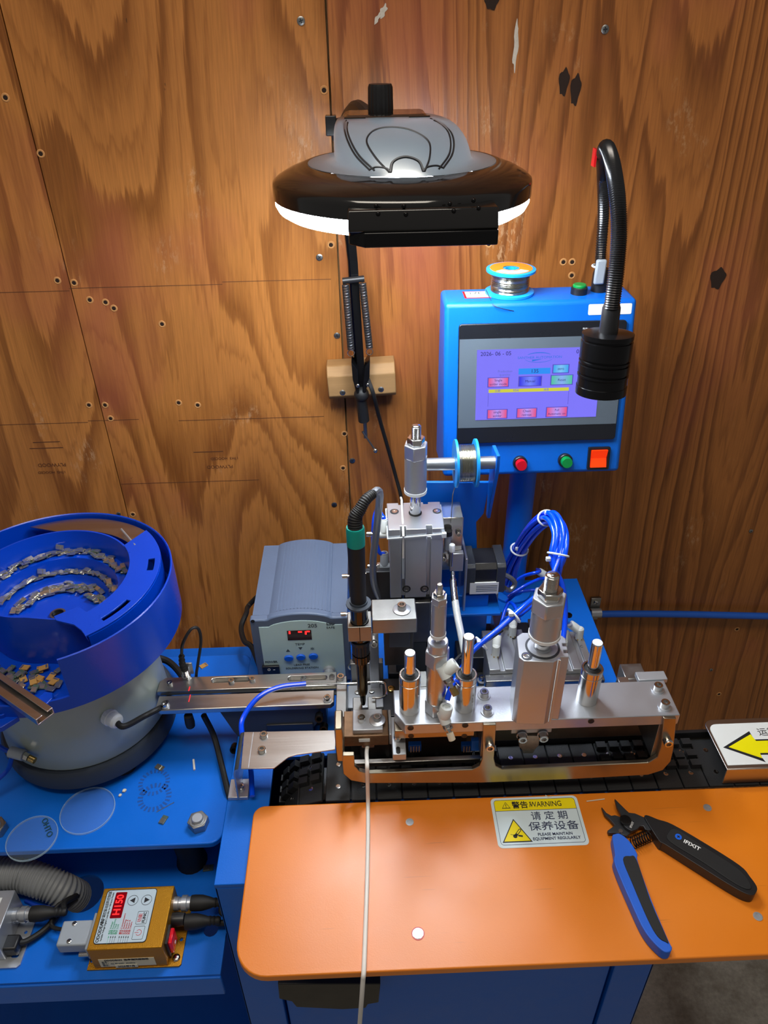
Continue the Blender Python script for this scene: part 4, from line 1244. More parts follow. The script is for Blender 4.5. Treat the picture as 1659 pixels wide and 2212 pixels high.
part(rd, 'lock_nut', G().prism(hexpoly(.0098, .1), Hh(958), Hh(944), M), 'steel', bevel=.0008)
part(rd, 'threaded_tip', thread(.0055, Hh(945), Hh(918), M, .0013, 24), 'steel', smooth=50)
# zip tie round the body
zc_ = PY(900, 1155, YF).z
lp_ = [V(p) for p in ((hx0 - .002, YF - .002, zc_ - .003), (hx1 + .001, YF - .002, zc_ + .001), (hx1 + .002, hy1 + .001, zc_ + .002), (hx0 - .002, hy1 + .001, zc_ - .001))]
part(sh, 'zip_tie', G().tube(spline(lp_, 1, True), .0013, 6, True), 'zip_tie')
part(sh, 'zip_tie_head', G().cb(V((hx1 + .0005, YF - .0035, zc_ + .001)), (.005, .004, .006)), 'zip_tie', bevel=.0005)
# slide block and column below
part(sh, 'back_column', G().box(hx0 + .006, hx1 + .004, hy1 + .0003, hy1 + .022, CT, zb_ + .06), 'dark_steel', bevel=.001)
part(sh, 'slide_block', G().box(hx0 + .016, hx1 - .002, YF + .006, hy1, PY(900, 1395, YF).z, zb_ - .0003), 'dark_steel', bevel=.001)
part(sh, 'slide_plate', G().box(hx0 + .002, hx1 - .012, YF - .002, YF + .006, PY(900, 1385, YF).z, PY(900, 1300, YF).z), 'dull_steel', bevel=.001)
for u, v in ((921, 1328), (908, 1352), (922, 1372), (909, 1328)): bolt(sh, PY(u, v, YF + .0055), .0040, .004, (0, -1, 0), m='dull_steel')
part(sh, 'slide_foot', G().box(hx0 - .004, hx1 + .004, YF - .004, hy1 + .024, CT, CT + .030), 'dark_steel', bevel=.001)
part(sh, 'slide_rail', G().box(hx0 + .006, hx1 - .016, YF - .001, YF + .008, CT + .030, PY(900, 1386, YF).z), 'charcoal', bevel=.001)

# ---- speed fittings on the left of the cylinder
def needle_valve(parent, base, axis, ln=.016, m='fitting_white'):
    """white swivel body, nickel collar, thin stem and knob along axis"""
    a = V(axis).normalized(); b0 = V(base)
    o = part(parent, 'valve_body', G().lathe([(0, 0), (.0052, 0), (.0052, .010), (.0045, .011), (0, .011)], frame(b0, a), 20), m)
    part(o, 'valve_collar', G().prism(hexpoly(.0042), .011, .0145, frame(b0, a)), 'steel', bevel=.0003)
    part(o, 'valve_stem', G().lathe([(0, .0145), (.0014, .0145), (.0014, ln + .004), (0, ln + .004)], frame(b0, a), 12), 'steel')
    part(o, 'valve_knob', G().lathe([(0, ln + .0035), (.0030, ln + .0035), (.0030, ln + .0090), (.0026, ln + .0095), (0, ln + .0095)], frame(b0, a), 14), 'steel')
    return o
def push_fit(parent, p, axis, m='fitting_white', r=.0050, h=.013):
    o = part(parent, 'tube_fitting', G().lathe([(0, 0), (r, 0), (r, h), (r * .92, h + .001), (r * .62, h + .001), (r * .62, h - .001), (0, h - .001)], frame(p, axis), 22), m)
    part(o, 'release_collar', G().lathe([(r * .55, h), (r * .88, h), (r * .88, h + .0022), (r * .55, h + .0022), (r * .55, h)], frame(p, axis), 22), m)
    return o
zf1, zf2 = PY(822, 1155, .68).z, PY(822, 1225, .68).z
needle_valve(sh, (hx0, .682, zf1), (-1, 0, 0)); push_fit(sh, (hx0 - .0055, .682, zf1 + .003), (0, .25, 1))
needle_valve(sh, (hx0, .682, zf2), (-1, 0, 0), m='grey_plastic'); push_fit(sh, (hx0 - .0055, .682, zf2 + .003), (0, .1, 1), m='grey_plastic')
for k, (u, v) in enumerate(((745, 1245), (742, 1327))):
    q = PY(u, v, .66)
    b = part(sh, 'adjuster_screw', G().cyl(q, q + V((.024, .004, 0)), .0014, n=10), 'steel')
    part(b, 'adjuster_knob', G().cyl(q + V((-.003, 0, 0)), q + V((.003, 0, 0)), .0028, n=12), 'steel')
    part(b, 'lock_nut', G().prism(hexpoly(.0034), .010, .012, frame(q, (1, .15, 0))), 'steel')
part(sh, 'adjuster_bracket', G().box(PY(752, 1240, .665).x, hx0 + .010, .668, .676, PY(760, 1345, .66).z, PY(760, 1232, .66).z - .01), 'dark_steel', bevel=.001)

# ================================================================== IRON ARM
YI = .575
ia = thing('iron_arm', 'machined steel arm clamping the soldering iron', 'bracket', (.0, .60, .95))
zA = PY(775, 1340, YI).z
xi = PY(776, 1330, YI).x
clp = part(ia, 'clamp', G().prismh([(xi - .0125, YI - .0105), (xi + .0125, YI - .0105), (xi + .0125, YI + .014), (xi - .0125, YI + .014)], [circ(xi, YI, .0092, 28)], zA - .020, zA), 'dull_steel', bevel=.0008)
part(clp, 'clamp_slit', G().box(xi - .0004, xi + .0004, YI - .0109, YI - .0104, zA - .020, zA), 'black_plastic')
xr = PY(899, 1340, .585).x
part(ia, 'arm_bar', G().box(xi + .0127, xr, YI - .003, YI + .030, zA - .017, zA + .002), 'dull_steel', bevel=.0010)
bolt(ia, PZ(868, 1317, zA + .002), .0046, .0065, washer=.0095)
part(ia, 'arm_riser', G().box(xr - .034, xr - .002, YI + .030, YF - .002, zA - .082, PY(880, 1318, YF).z), 'dark_steel', bevel=.0010)
part(ia, 'arm_link', G().box(xr - .034, xr - .002, YI + .015, YI + .0298, zA - .082, zA - .0174), 'dark_steel', bevel=.0008)
part(ia, 'height_scale', G().box(PY(840, 1380, .59).x, PY(884, 1380, .59).x, YI + .006, YI + .014, zA - .046, zA - .0172), 'charcoal', bevel=.0006)

# ================================================================== SOLDERING IRON
si = thing('soldering_iron', 'black handled soldering iron with teal ring standing upright in the arm', 'soldering iron', (xi, YI, .87))
def izh(v): return HZ((xi, YI, 0), v)
M = L((xi, YI, 0))
hd_ = part(si, 'handle', G().lathe([(0, izh(1300)), (.0080, izh(1300)), (.0082, izh(1240)), (.0086, izh(1180)), (.0086, izh(1172)), (0, izh(1172))], M, 32), 'black_rubber')
part(si, 'teal_ring', G().lathe([(0, izh(1176)), (.0089, izh(1176)), (.0090, izh(1142)), (.0084, izh(1138)), (0, izh(1138))], M, 32), 'teal')
part(si, 'collar', G().lathe([(.0075, izh(1306)), (.0125, izh(1306)), (.0130, izh(1304)), (.0128, izh(1302)), (.0092, izh(1301)), (.0090, izh(1297)), (.0078, izh(1297))], M, 36), 'charcoal')
part(si, 'lower_sleeve', G().lathe([(0, zA - .024), (.0090, zA - .024), (.0090, izh(1307)), (0, izh(1307))], M, 32), 'black_gloss')
def knurl(r, z0, z1, M, n=36):
    vs, fs = [], []
    for z in (z0, z1):
        for i in range(n):
            rr = r * (1 if i % 2 else .93)
            vs.append((rr * math.cos(2 * PI * i / n), rr * math.sin(2 * PI * i / n), z))
    fs = [(i, (i + 1) % n, n + (i + 1) % n, n + i) for i in range(n)] + [tuple(range(n))[::-1], tuple(range(n, 2 * n))]
    return G().add(vs, fs, M)
part(si, 'flange', G().lathe([(0, izh(1386)), (.0104, izh(1386)), (.0104, izh(1380)), (0, izh(1379))], M, 30), 'black_plastic')
part(si, 'knurled_nut', knurl(.0094, izh(1408), izh(1385), M), 'black_plastic', smooth=10)
part(si, 'barrel_nut', knurl(.0098, izh(1424), izh(1410), M), 'brass_tip', smooth=10)
bl_ = part(si, 'barrel', G().lathe([(0, izh(1497)), (.0050, izh(1497)), (.0058, izh(1490)), (.0060, izh(1425)), (0, izh(1425))], M, 28), 'brass_tip')
for a in (-2.2, -1.2):
    part(bl_, 'vent_slot', G().box(-.0007, .0007, -.0062, -.0058, izh(1452), izh(1434), M @ Matrix.Rotation(a + PI / 2, 4, 'Z')), 'black_plastic')
part(si, 'tip', G().lathe([(0, izh(1521)), (.0022, izh(1521)), (.0032, izh(1512)), (.0034, izh(1496)), (0, izh(1496))], M, 20), 'black_metal')
sr = [V((xi, YI, izh(1142))), V((xi + .0005, YI + .002, izh(1120))), PY(778, 1100, .58), PY(790, 1080, .585), PY(806, 1066, .592)]
sp_ = spline(sr, 20)
part(si, 'strain_relief', G().tube(sp_, [(.0076 - .0028 * i / len(sp_)) * (1 if (i // 2) % 2 else .88) for i in range(len(sp_))], 16), 'black_rubber', smooth=60)
cb_ = [PY(806, 1066, .592), PY(815, 1060, .600), PY(820, 1068, .612), PY(818, 1100, .64), PY(813, 1150, .655), PY(806, 1210, .66), PY(808, 1260, .665), PY(822, 1300, .675), PY(830, 1335, .70)]
part(si, 'cable', G().tube(spline(cb_, 8), .0040, 10), 'pipe_grey')

# ================================================================== SOLDER WIRE FEEDER
YM = .70
wf = thing('wire_feeder', 'solder wire feeder with black stepper motor and polished bracket beside the slide', 'wire feeder', (.11, .70, CT))
mx_0, mx_1 = PY(1008, 1240, YM).x, PY(1093, 1240, YM).x
mz0, mz1 = PY(1050, 1285, YM).z, PY(1050, 1222, YM).z
zc = (mz0 + mz1) / 2
hw_ = (mz1 - mz0) / 2
def oct_(h, c): return [(h, h - c), (h - c, h), (-h + c, h), (-h, h - c), (-h, -h + c), (-h + c, -h), (h - c, -h), (h, -h + c)]
ymc = YM + hw_
MX = Matrix(((0, 0, 1, 0), (1, 0, 0, ymc), (0, 1, 0, zc), (0, 0, 0, 1)))
wx = mx_1 - mx_0
mt = part(wf, 'motor_body', G().prism(oct_(hw_ * .93, .006), mx_0 + wx * .22, mx_1 - wx * .22, MX), 'black_plastic', bevel=.0006)
part(mt, 'motor_end', G().prism(oct_(hw_, .004), mx_0, mx_0 + wx * .23, MX), 'motor_grey', bevel=.0008)
part(mt, 'motor_end', G().prism(oct_(hw_, .004), mx_1 - wx * .23, mx_1, MX), 'motor_grey', bevel=.0008)
q0, q1 = PY(1014, 1284, YM - .0004), PY(1078, 1258, YM - .0004)
lb = part(mt, 'motor_label', G().box(q0.x, q1.x, YM - .0004, YM + .003, q0.z, q1.z), 'paper_white', bevel=.0002)
Mt = frame(((q0.x + q1.x) / 2, YM - .0006, (q0.z + q1.z) / 2), (0, -1, 0), (1, 0, 0))
for dy in (.0042, .0016, -.0012, -.0040): part(mt, 'print_line', G().box(-.010, .016, dy - .0004, dy + .0004, 0, .0001, Mt), 'ink_grey')
part(mt, 'motor_lead', G().tube(spline([V((mx_1, ymc, zc - .008)), PY(1105, 1250, .72), PY(1112, 1262, .72), PY(1100, 1275, .715), PY(1090, 1270, .71)], 8), .0032, 8), 'pipe_grey')
# motor bracket
part(wf, 'motor_plate', G().box(mx_0 - .003, mx_0, YM - .004, YM + hw_ * 2 + .004, mz0 - .022, mz1 + .014), 'alu', bevel=.0008)
fx0, fx1 = PY(955, 1180, YM - .012).x, PY(1001, 1180, YM - .012).x
zf_t, zf_b = PY(980, 1125, YM - .01).z, PY(980, 1238, YM - .01).z
part(wf, 'feed_housing', G().box(fx0, fx1, YM - .004, YM + .030, zf_b, zf_t), 'steel', bevel=.0012)
part(wf, 'feed_cover', G().box(fx0 + .010, fx1 + .001, YM - .012, YM - .0042, zf_b + .004, zf_b + .030), 'alu', bevel=.0008)
kp = PY(976, 1190, YM - .016)
part(wf, 'thumb_screw', G().lathe([(0, 0), (.0036, 0), (.0036, .008), (.003, .009), (0, .009)], L(kp), 18), 'white_plastic')
part(wf, 'thumb_stem', G().cyl(kp - V((0, 0, .022)), kp, .0018, n=12), 'steel')
k2 = PY(968, 1155, YM - .008)
part(wf, 'spring_cap', G().cyl(k2, k2 + V((0, 0, .006)), .0048, n=18), 'black_plastic')
part(wf, 'spring_post', G().cyl(k2 - V((0, 0, .020)), k2, .0034, n=16), 'grey_plastic')
bolt(wf, PY(990, 1152, YM - .0045), .0036, .004, (0, -1, 0)); bolt(wf, PY(958, 1205, YM - .0045), .0034, .004, (0, -1, 0))
# nozzle and clear guide tube
t_ = [PY(978, 1236, YM - .012), PY(979, 1262, .675), PY(983, 1300, .655)]
part(wf, 'nozzle', G().tube(spline(t_, 6), [.0026] * 4 + [.0042] * 9, 12), 'chrome')
t2 = [PY(983, 1298, .656), PY(988, 1330, .64), PY(997, 1375, .62), PY(1006, 1425, .60), PY(1008, 1470, .585), PY(998, 1500, .575)]
part(wf, 'guide_tube', G().tube(spline(t2, 8), .0042, 14), 'clear_tube')
# blue bracket, arm pipe and reel
YB = .745
pol = [PY(u, v, YB) for u, v in ((905, 1042), (1058, 1042), (1045, 1110), (1029, 1128), (1032, 1260), (1032, 1300), (905, 1300))]
part(wf, 'blue_bracket', G().prism([(p.x, p.z) for p in pol], 0, .004, frame((0, YB + .004, 0), (0, -1, 0), (1, 0, 0))), 'blue_paint', bevel=.0008)
fl = [PX(u, v, PY(1056, 1042, YB).x) for u, v in ((1058, 1042), (1046, 1108))]
xb = pol[1].x
part(wf, 'bracket_cheek', side([(YB, pol[1].z), (YB, pol[2].z), (YB - .01, pol[2].z), (YB - .040, PY(1062, 1010, .705).z - .008), (YB - .040, PY(1062, 985, .705).z), (YB - .008, PY(1062, 985, .705).z - .004)], xb - .002, xb + .002), 'blue_paint', bevel=.0008)
zr_ = PY(1000, 1001, .715).z
yr_ = .715
part(wf, 'reel_arm', G().cyl((PY(880, 1000, yr_).x, yr_, zr_), (xb - .002, yr_, zr_), .0072, n=24), 'pipe_grey')
part(wf, 'blue_upright', G().box(PY(985, 1350, .70).x - .012, PY(1062, 1350, .70).x - .006, YM + .004, YM + .008, CT, mz0 - .004), 'blue_paint', bevel=.0008)
part(wf, 'blue_shelf', G().box(fx0 - .010, mx_1 - .004, YM - .010, YM + .045, mz0 - .026, mz0 - .022), 'blue_paint', bevel=.0008)
xa_, xb_ = PY(982, 1000, yr_).x, PY(1030, 1000, yr_).x
r2 = reel('solder_reel', 'blue reel of solder wire hung on the grey pipe below the touch screen', frame((xa_, yr_, zr_), (1, 0, 0)), .0272, xb_ - xa_, False)
wire = [V((xa_ + .006, yr_ - .018, zr_ - .008)), PY(980, 1060, .705), PY(976, 1100, .70), PY(974, 1130, YM - .006)]
part(wf, 'solder_strand', G().tube(spline(wire, 6), .0005, 6), 'solder')

# ================================================================== REAR CLAMP CYLINDERS
def rear_cyl(u0, u1, vb, vf, label, lets):
    zt2 = .845
    a, b = PZ(u0, vb, zt2), PZ(u1, vb, zt2)
    c = PZ(u0, vf, zt2)
    t = thing('slide_cylinder', label, 'air cylinder', ((a.x + b.x) / 2, (a.y + c.y) / 2, CT), 'grooved slide cylinders behind the press')
    x0, x1, y0, y1 = a.x, b.x, c.y, a.y
    pr2 = [(x0, .800), (x1, .800), (x1, zt2)]
    xm = (x0 + x1) / 2
    for cx in (x1 - .012, x0 + .016): pr2 += [(cx + .003, zt2), (cx + .003, zt2 - .003), (cx - .003, zt2 - .003), (cx - .003, zt2)]
    pr2 += [(x0, zt2)]
    bdy = part(t, 'body', G().prism(pr2, y0, y1, Matrix(((1, 0, 0, 0), (0, 0, 1, 0), (0, 1, 0, 0), (0, 0, 0, 1)))), 'alu_flat', bevel=.0008)
    part(t, 'foot_plate', G().box(x0 - .008, x1 + .004, y0 + .004, y1 + .004, CT, .800), 'dark_steel', bevel=.0008)
    part(t, 'end_jaw', G().box(x0 - .006, x1 + .010, y0 - .012, y0 - .0005, .806, .838), 'dull_steel', bevel=.001)
    for x, y, s in lets: 
        if s: text(bdy, s, .0055, L((x0 + x * (x1 - x0), y0 + y * (y1 - y0), zt2 + .0002)), 'ink_grey')
    return t, x0, x1, y0, y1, zt2
def elbow(parent, P, out, up=.012, m='fitting_white'):
    P = V(P); o = V(out).normalized()
    e = part(parent, 'elbow_fitting', G().lathe([(0, 0), (.0050, 0), (.0050, up), (.0046, up + .004), (.0024, up + .006), (0, up + .0063)], L(P), 22), m)
    k = P + V((0, 0, up))
    part(e, 'elbow_socket', G().lathe([(0, 0), (.0046, 0), (.0054, .005), (.0054, .014), (.0048, .0155), (.0034, .0155), (.0034, .013), (0, .013)], frame(k, o), 22), m)
    part(e, 'hex_base', G().prism(hexpoly(.0054), -.0004, .002, L(P)), 'screw_brass')
    return k + o * .014
t1, ax0, ax1, ay0, ay1, az = rear_cyl(1040, 1128, 1362, 1448, 'left grooved aluminium slide cylinder behind the press plate', ((.25, .35, 'S'), (0, 0, '')))
t2_, b_x0, b_x1, b_y0, b_y1, bz = rear_cyl(1178, 1255, 1362, 1448, 'right grooved aluminium slide cylinder behind the press plate', ((.2, .30, 'S'), (.85, .55, 'C')))
eA = elbow(t1, PZ(1070, 1415, az), (.15, .6, .6)); eB = elbow(t1, PZ(1106, 1372, az), (.1, .6, .6))
eC = elbow(t2_, PZ(1250, 1378, bz), (-.75, .35, .45)); eD = elbow(t2_, PZ(1215, 1405, bz), (.1, .6, .6))
# dark mounting rail plates behind
mr = thing('rear_mount', 'dark steel mounting plate behind the slide cylinders', 'mounting plate', (.15, .72, CT))
part(mr, 'plate', G().box(.105, .205, .672, .735, CT, CT + .036), 'dark_steel', bevel=.001)
part(mr, 'grey_block', G().box(PZ(1055, 1310, CT + .05).x, PZ(1100, 1310, CT + .05).x, .700, .730, CT + .036, CT + .060), 'dull_steel', bevel=.001)
part(mr, 'port_plug', G().lathe([(0, 0), (.008, 0), (.008, .018), (.007, .019), (0, .019)], L(PZ(1062, 1300, CT + .060)), 22), 'grey_plastic')
part(mr, 'end_block', G().box(.2052, .250, .690, .735, CT, CT + .042), 'dull_steel', bevel=.001)
bolt(mr, PZ(1036, 1338, CT + .036), .0048, .003, m='black_metal'); bolt(mr, PZ(1228, 1330, CT + .042), .0048, .002, m='black_metal')
eE = elbow(mr, PZ(1180, 1260, CT + .040) , (-.7, .1, .5), m='fitting_white')

# ================================================================== BLUE AIR TUBES
tb_ = thing('air_tubes', 'arched bundle of glossy blue air tubes tied with white zip ties', 'air tubes', (.2, .68, CT))
core = [PY(1092, 1262, .745), PY(1112, 1205, .735), PY(1150, 1145, .71), PY(1188, 1118, .68), PY(1210, 1152, .650), PY(1204, 1210, .628)]
rt_ = .0029
def off(i, n=7, r=.0066):
    if i == 0: return V((0, 0, 0))
    a = 2 * PI * i / (n - 1)
    return V((r * math.cos(a), r * .55 * math.sin(a), r * .8 * math.sin(a)))
ends = [
    [PY(1188, 1262, .606), PY(1140, 1305, .585), PY(1085, 1352, .565), PY(1030, 1398, .552), PY(1003, 1418, .548)],
    [PY(1180, 1266, .604), PY(1132, 1310, .580), PY(1078, 1358, .560), PY(1022, 1405, .545), PY(995, 1450, .53), PY(975, 1485, .515), PY(966, 1512, .507)],
    [PY(1194, 1258, .61), PY(1150, 1296, .592), PY(1108, 1328, .582), eB + V((.010, .002, .012)), eB],
    [PY(1215, 1265, .615), PY(1221, 1330, .600), PY(1214, 1400, .575), PY(1207, 1450, .552), PY(1203, 1478, .545)],
    [PY(1210, 1262, .63), PY(1205, 1310, .635), eD + V((0, .004, .02)), eD],
    [PY(1202, 1262, .63), PY(1190, 1310, .64), PY(1215, 1345, .63), eC],
    [PY(1190, 1250, .64), PY(1165, 1290, .645), PY(1120, 1330, .64), eA + V((.01, .01, .018)), eA],
]
for i, e in enumerate(ends):
    pts = [p + off(i) * (1.5 if k == 0 else 1.0) for k, p in enumerate(core)] + e
    part(tb_, 'air_tube', G().tube(spline(pts, 8), rt_, 10), 'blue_tube', smooth=60)
def tie(c, d, r, head):
    M = frame(c, d)
    part(tb_, 'zip_tie', G().tube([M @ V((r * math.cos(a), r * .8 * math.sin(a), .001 * math.sin(a))) for a in [2 * PI * k / 24 for k in range(24)]], .0012, 6, True), 'zip_tie')
    part(tb_, 'zip_tie_head', G().cb(V((0, 0, 0)), (.005, .004, .0045), L(V(c) + V(head))), 'zip_tie', bevel=.0006)
cs = spline(core, 10)
def tdir(i): return (cs[min(i + 1, len(cs) - 1)] - cs[i - 1])
tie(cs[13], tdir(13), .0108, (-.004, -.006, .006)); tie(cs[28], tdir(28), .0108, (-.002, -.004, .010)); tie(cs[48], tdir(48), .0112, (-.012, -.006, -.001))
d1 = PY(1085, 1352, .565) - PY(1140, 1305, .585)
tie(PY(1110, 1330, .573), d1, .0086, (-.004, -.004, .006)); tie(PY(1040, 1390, .555), d1, .0080, (-.003, -.004, .006))
# more loops behind the motor
for k, pts in enumerate(([PY(1096, 1270, .75), PY(1130, 1245, .75), PY(1165, 1235, .75), eE + V((-.004, 0, .004)), eE], [PY(1096, 1290, .75), PY(1140, 1262, .76), PY(1180, 1250, .77), PY(1205, 1280, .74)],
                         [PY(1094, 1300, .755), PY(1120, 1280, .75), PY(1150, 1275, .75), PY(1178, 1280, .74)], [PY(1080, 1360, .68), PY(1090, 1320, .70), PY(1100, 1302, .71), PY(1112, 1310, .70), PY(1122, 1340, .68)])):
    part(tb_, 'air_tube', G().tube(spline(pts, 8), .0023, 10), 'blue_tube', smooth=60)
sens = [PY(1085, 1362, .60), PY(1050, 1385, .575), PY(1010, 1405, .555), PY(985, 1425, .54), PY(972, 1450, .53)]
part(tb_, 'black_sensor_wire', G().tube(spline(sens, 8), .0016, 8), 'black_rubber')
for pts in ([PY(838, 1132, .684), PY(822, 1110, .69), PY(812, 1108, .69), PY(808, 1140, .685), PY(818, 1190, .682), V((hx0 - .0055, .683, zf2 + .016))],
            [V((hx0 - .0055, .686, zf1 + .018)), PY(815, 1100, .70), PY(806, 1140, .705), PY(808, 1230, .71), PY(818, 1290, .70), PY(830, 1330, .70)]):
    part(tb_, 'air_tube', G().tube(spline(pts, 8), .0023, 10), 'blue_tube', smooth=60)
part(tb_, 'black_cable', G().tube(spline([PY(806, 1180, .70), PY(802, 1240, .69), PY(812, 1290, .685), PY(828, 1310, .69)], 8), .0022, 8), 'black_rubber')
# fittings on the slim cylinder (upper and lower speed valves)
def speed_valve(c, out, tubedir, stem):
    a = V(out).normalized()
    b = part(pp, 'speed_valve', G().cyl(c, c + a * .012, .0056, .0056, 20), 'fitting_white')
    part(b, 'tube_socket', G().lathe([(0, 0), (.0052, 0), (.0066, .004), (.0066, .013), (.0060, .0145), (.0040, .0145), (.0040, .012), (0, .012)], frame(c + a * .006, tubedir), 22), 'fitting_white')
    part(b, 'nickel_body', G().prism(hexpoly(.0048), .011, .0165, frame(c, a)), 'steel', bevel=.0004)
    part(b, 'knurled_ring', knurl(.0050, .0165, .0185, frame(c, a)), 'steel', smooth=10)
    part(b, 'needle_stem', G().cyl(c + a * .0185, c + a * .0235, .0020, n=12), 'steel')
    part(b, 'needle_knob', knurl(.0036, .0225, .0305, frame(c, a)), 'screw_brass' if stem else 'tip_pale', smooth=10)
    return b
speed_valve(PY(953, 1440, .507), (.45, -.55, -.75), (.85, .25, .60), True)
speed_valve(PY(955, 1538, .503), (.30, -.45, -.80), (.15, .1, 1), False)

# ================================================================== VIBRATORY BOWL FEEDER
BC = V((-.352, .637, 0))
bf = thing('bowl_feeder', 'ultramarine vibratory bowl feeder on a pale grey round drive base', 'bowl feeder', (BC.x, BC.y, BP))
MB_ = L((BC.x, BC.y, 0))
part(bf, 'rubber_base', G().lathe([(0, BP + .010), (.096, BP + .010), (.101, BP + .013), (.102, BP + .034), (.099, BP + .038), (0, BP + .038)], MB_, 64), 'charcoal', smooth=40)
for a in (250, 310, 20, 90, 170):
    q = (BC.x + .080 * math.cos(math.radians(a)), BC.y + .080 * math.sin(math.radians(a)), BP)
    part(bf, 'rubber_foot', G().lathe([(0, 0), (.014, 0), (.012, .0101), (0, .0101)], L(q), 18), 'black_rubber')
part(bf, 'drive_drum', G().lathe([(0, BP + .038), (.094, BP + .038), (.096, BP + .041), (.093, .86), (.092, .932), (0, .932)], MB_, 64), 'feeder_grey', smooth=40)
# return pan: floor and outer wall with a low front notch
D = math.radians
RO = .1325
part(bf, 'pan_floor', G().lathe([(.0, .934), (RO - .002, .934), (RO - .002, .942), (.060, .942), (0, .942)], MB_, 64), 'bowl_blue', smooth=40)
part(bf, 'pan_wall', G().lathe([(RO - .0022, .934), (RO, .934), (RO, .9995), (RO - .0011, 1.0005), (RO - .0022, .9995), (RO - .0022, .934)], MB_, 72, D(-67), D(236)), 'bowl_blue', smooth=40)
part(bf, 'pan_lip', G().lathe([(RO - .0022, .934), (RO, .934), (RO, .9505), (RO - .0022, .9505), (RO - .0022, .934)], MB_, 24, D(236), D(293)), 'bowl_blue', smooth=40)
# inner spiral bowl: stepped section, drawn in at the front
def kfac(a):
    a = (a + 360) % 360
    def sm(x): x = max(0, min(1, x)); return x * x * (3 - 2 * x)
    d = abs(a - 250)
    return 1 - .23 * (1 - sm((d - 20) / 55))
sec = [(0, .950), (.030, .9505), (.054, .9530), (.056, .9545), (.058, .9610), (.0665, .9615), (.0680, .9700), (.0700, .9775), (.0840, .9780), (.0862, .990), (.0885, 1.003), (.0905, 1.003), (.0900, .985), (.0860, .9425)]
NA = 96
vs, fs = [], []
ns = len(sec)
for i in range(NA):
    a = 360 * i / NA
    k = kfac(a)
    lift = .006 * (1 - k) / .23
    for j, (r, z) in enumerate(sec):
        rr = r * (1 + (k - 1) * min(1, r / .06))
        zz = z + (lift if 9 <= j <= 11 else 0)
        vs.append((BC.x + rr * math.cos(D(a)), BC.y + rr * math.sin(D(a)), zz))
for i in range(NA):
    j = (i + 1) % NA
    for q in range(ns - 1):
        if q == 0: fs.append((i * ns, i * ns + 1, j * ns + 1))
        else: fs.append((i * ns + q, i * ns + q + 1, j * ns + q + 1, j * ns + q))
ib = part(bf, 'spiral_bowl', G().add(vs, fs), 'bowl_blue', smooth=45)
bhole = V((BC.x, BC.y, .9503))
part(ib, 'centre_bush', G().lathe([(.0065, 0), (.0085, 0), (.0085, .003), (.0065, .003), (.0065, 0)], L(bhole), 24), 'dull_steel')
part(ib, 'centre_bolt', G().lathe([(0, 0), (.0064, 0), (.0060, .0005), (0, .0005)], L(bhole), 20), 'black_metal')
# track cover plate with two windows
def pol_arc(r, a0, a1, n=14): return [(BC.x + r * math.cos(D(a0 + (a1 - a0) * i / n)), BC.y + r * math.sin(D(a0 + (a1 - a0) * i / n))) for i in range(n + 1)]
oc = pol_arc(.121, 42, -53, 26) + [(p.x, p.y) for p in (PZ(192, 1385, 1.006), PZ(176, 1362, 1.006), PZ(160, 1350, 1.006), PZ(122, 1341, 1.006), PZ(116, 1332, 1.006), PZ(170, 1310, 1.006), PZ(190, 1325, 1.006))] + pol_arc(.088, -45, 36, 20)
def win(a0, a1, r0, r1): return pol_arc(r1, a0, a1, 4) + pol_arc(r0, a1, a0, 4)
part(bf, 'track_cover', G().prismh(oc, [win(-42, -24, .108, .1135), win(2, 13, .108, .115)], 1.0045, 1.0065), 'bowl_blue', bevel=.0004)
part(bf, 'track_curb', G().lathe([(.1195, .942), (.1215, .942), (.1215, 1.0040), (.1195, 1.0040), (.1195, .942)], MB_, 30, D(-52), D(42)), 'bowl_blue')
part(bf, 'steel_crescent', G().prism(pol_arc(.1265, 44, 118, 16) + pol_arc(.100, 100, 44, 12), .994, .9952), 'brushed')
part(bf, 'steel_strip', G().tube([PZ(262, 1143, 1.0), PZ(292, 1178, 1.006)], .0012, 6), 'alu_flat')
# blue chute lip and metal discharge channel at the notch
lip = [PZ(u, v, .953) for u, v in ((60, 1520), (95, 1490), (112, 1492), (112, 1505), (85, 1532), (70, 1540))]
part(bf, 'chute_lip', G().prism([(p.x, p.y) for p in lip], .944, .951), 'bowl_blue', bevel=.0008)
c0, c1 = PZ(-40, 1452, .957), PZ(98, 1548, .957)
dv = (c1 - c0).normalized()
Mc = frame(c0, dv, (0, 0, 1))
Lc = (c1 - c0).length
chn = [(-.004, -.009), (.004, -.009), (.004, -.003), (.0028, -.003), (.0028, -.0078), (-.0028, -.0078), (-.0028, .0078), (.0028, .0078), (.0028, .002), (.004, .002), (.004, .009), (-.004, .009)]
part(bf, 'discharge_channel', G().prism(chn, 0, Lc, Mc), 'brushed', bevel=.0003)
ear = [PZ(u, v, .935) for u, v in ((-20, 1545), (5, 1530), (38, 1540), (40, 1550), (5, 1572), (-20, 1580))]
er = part(bf, 'mount_ear', G().prism([(p.x, p.y) for p in ear], .930, .936), 'bowl_blue', bevel=.0005)
bolt(er, PZ(6, 1545, .936), .0045, .0045, m='bowl_blue')
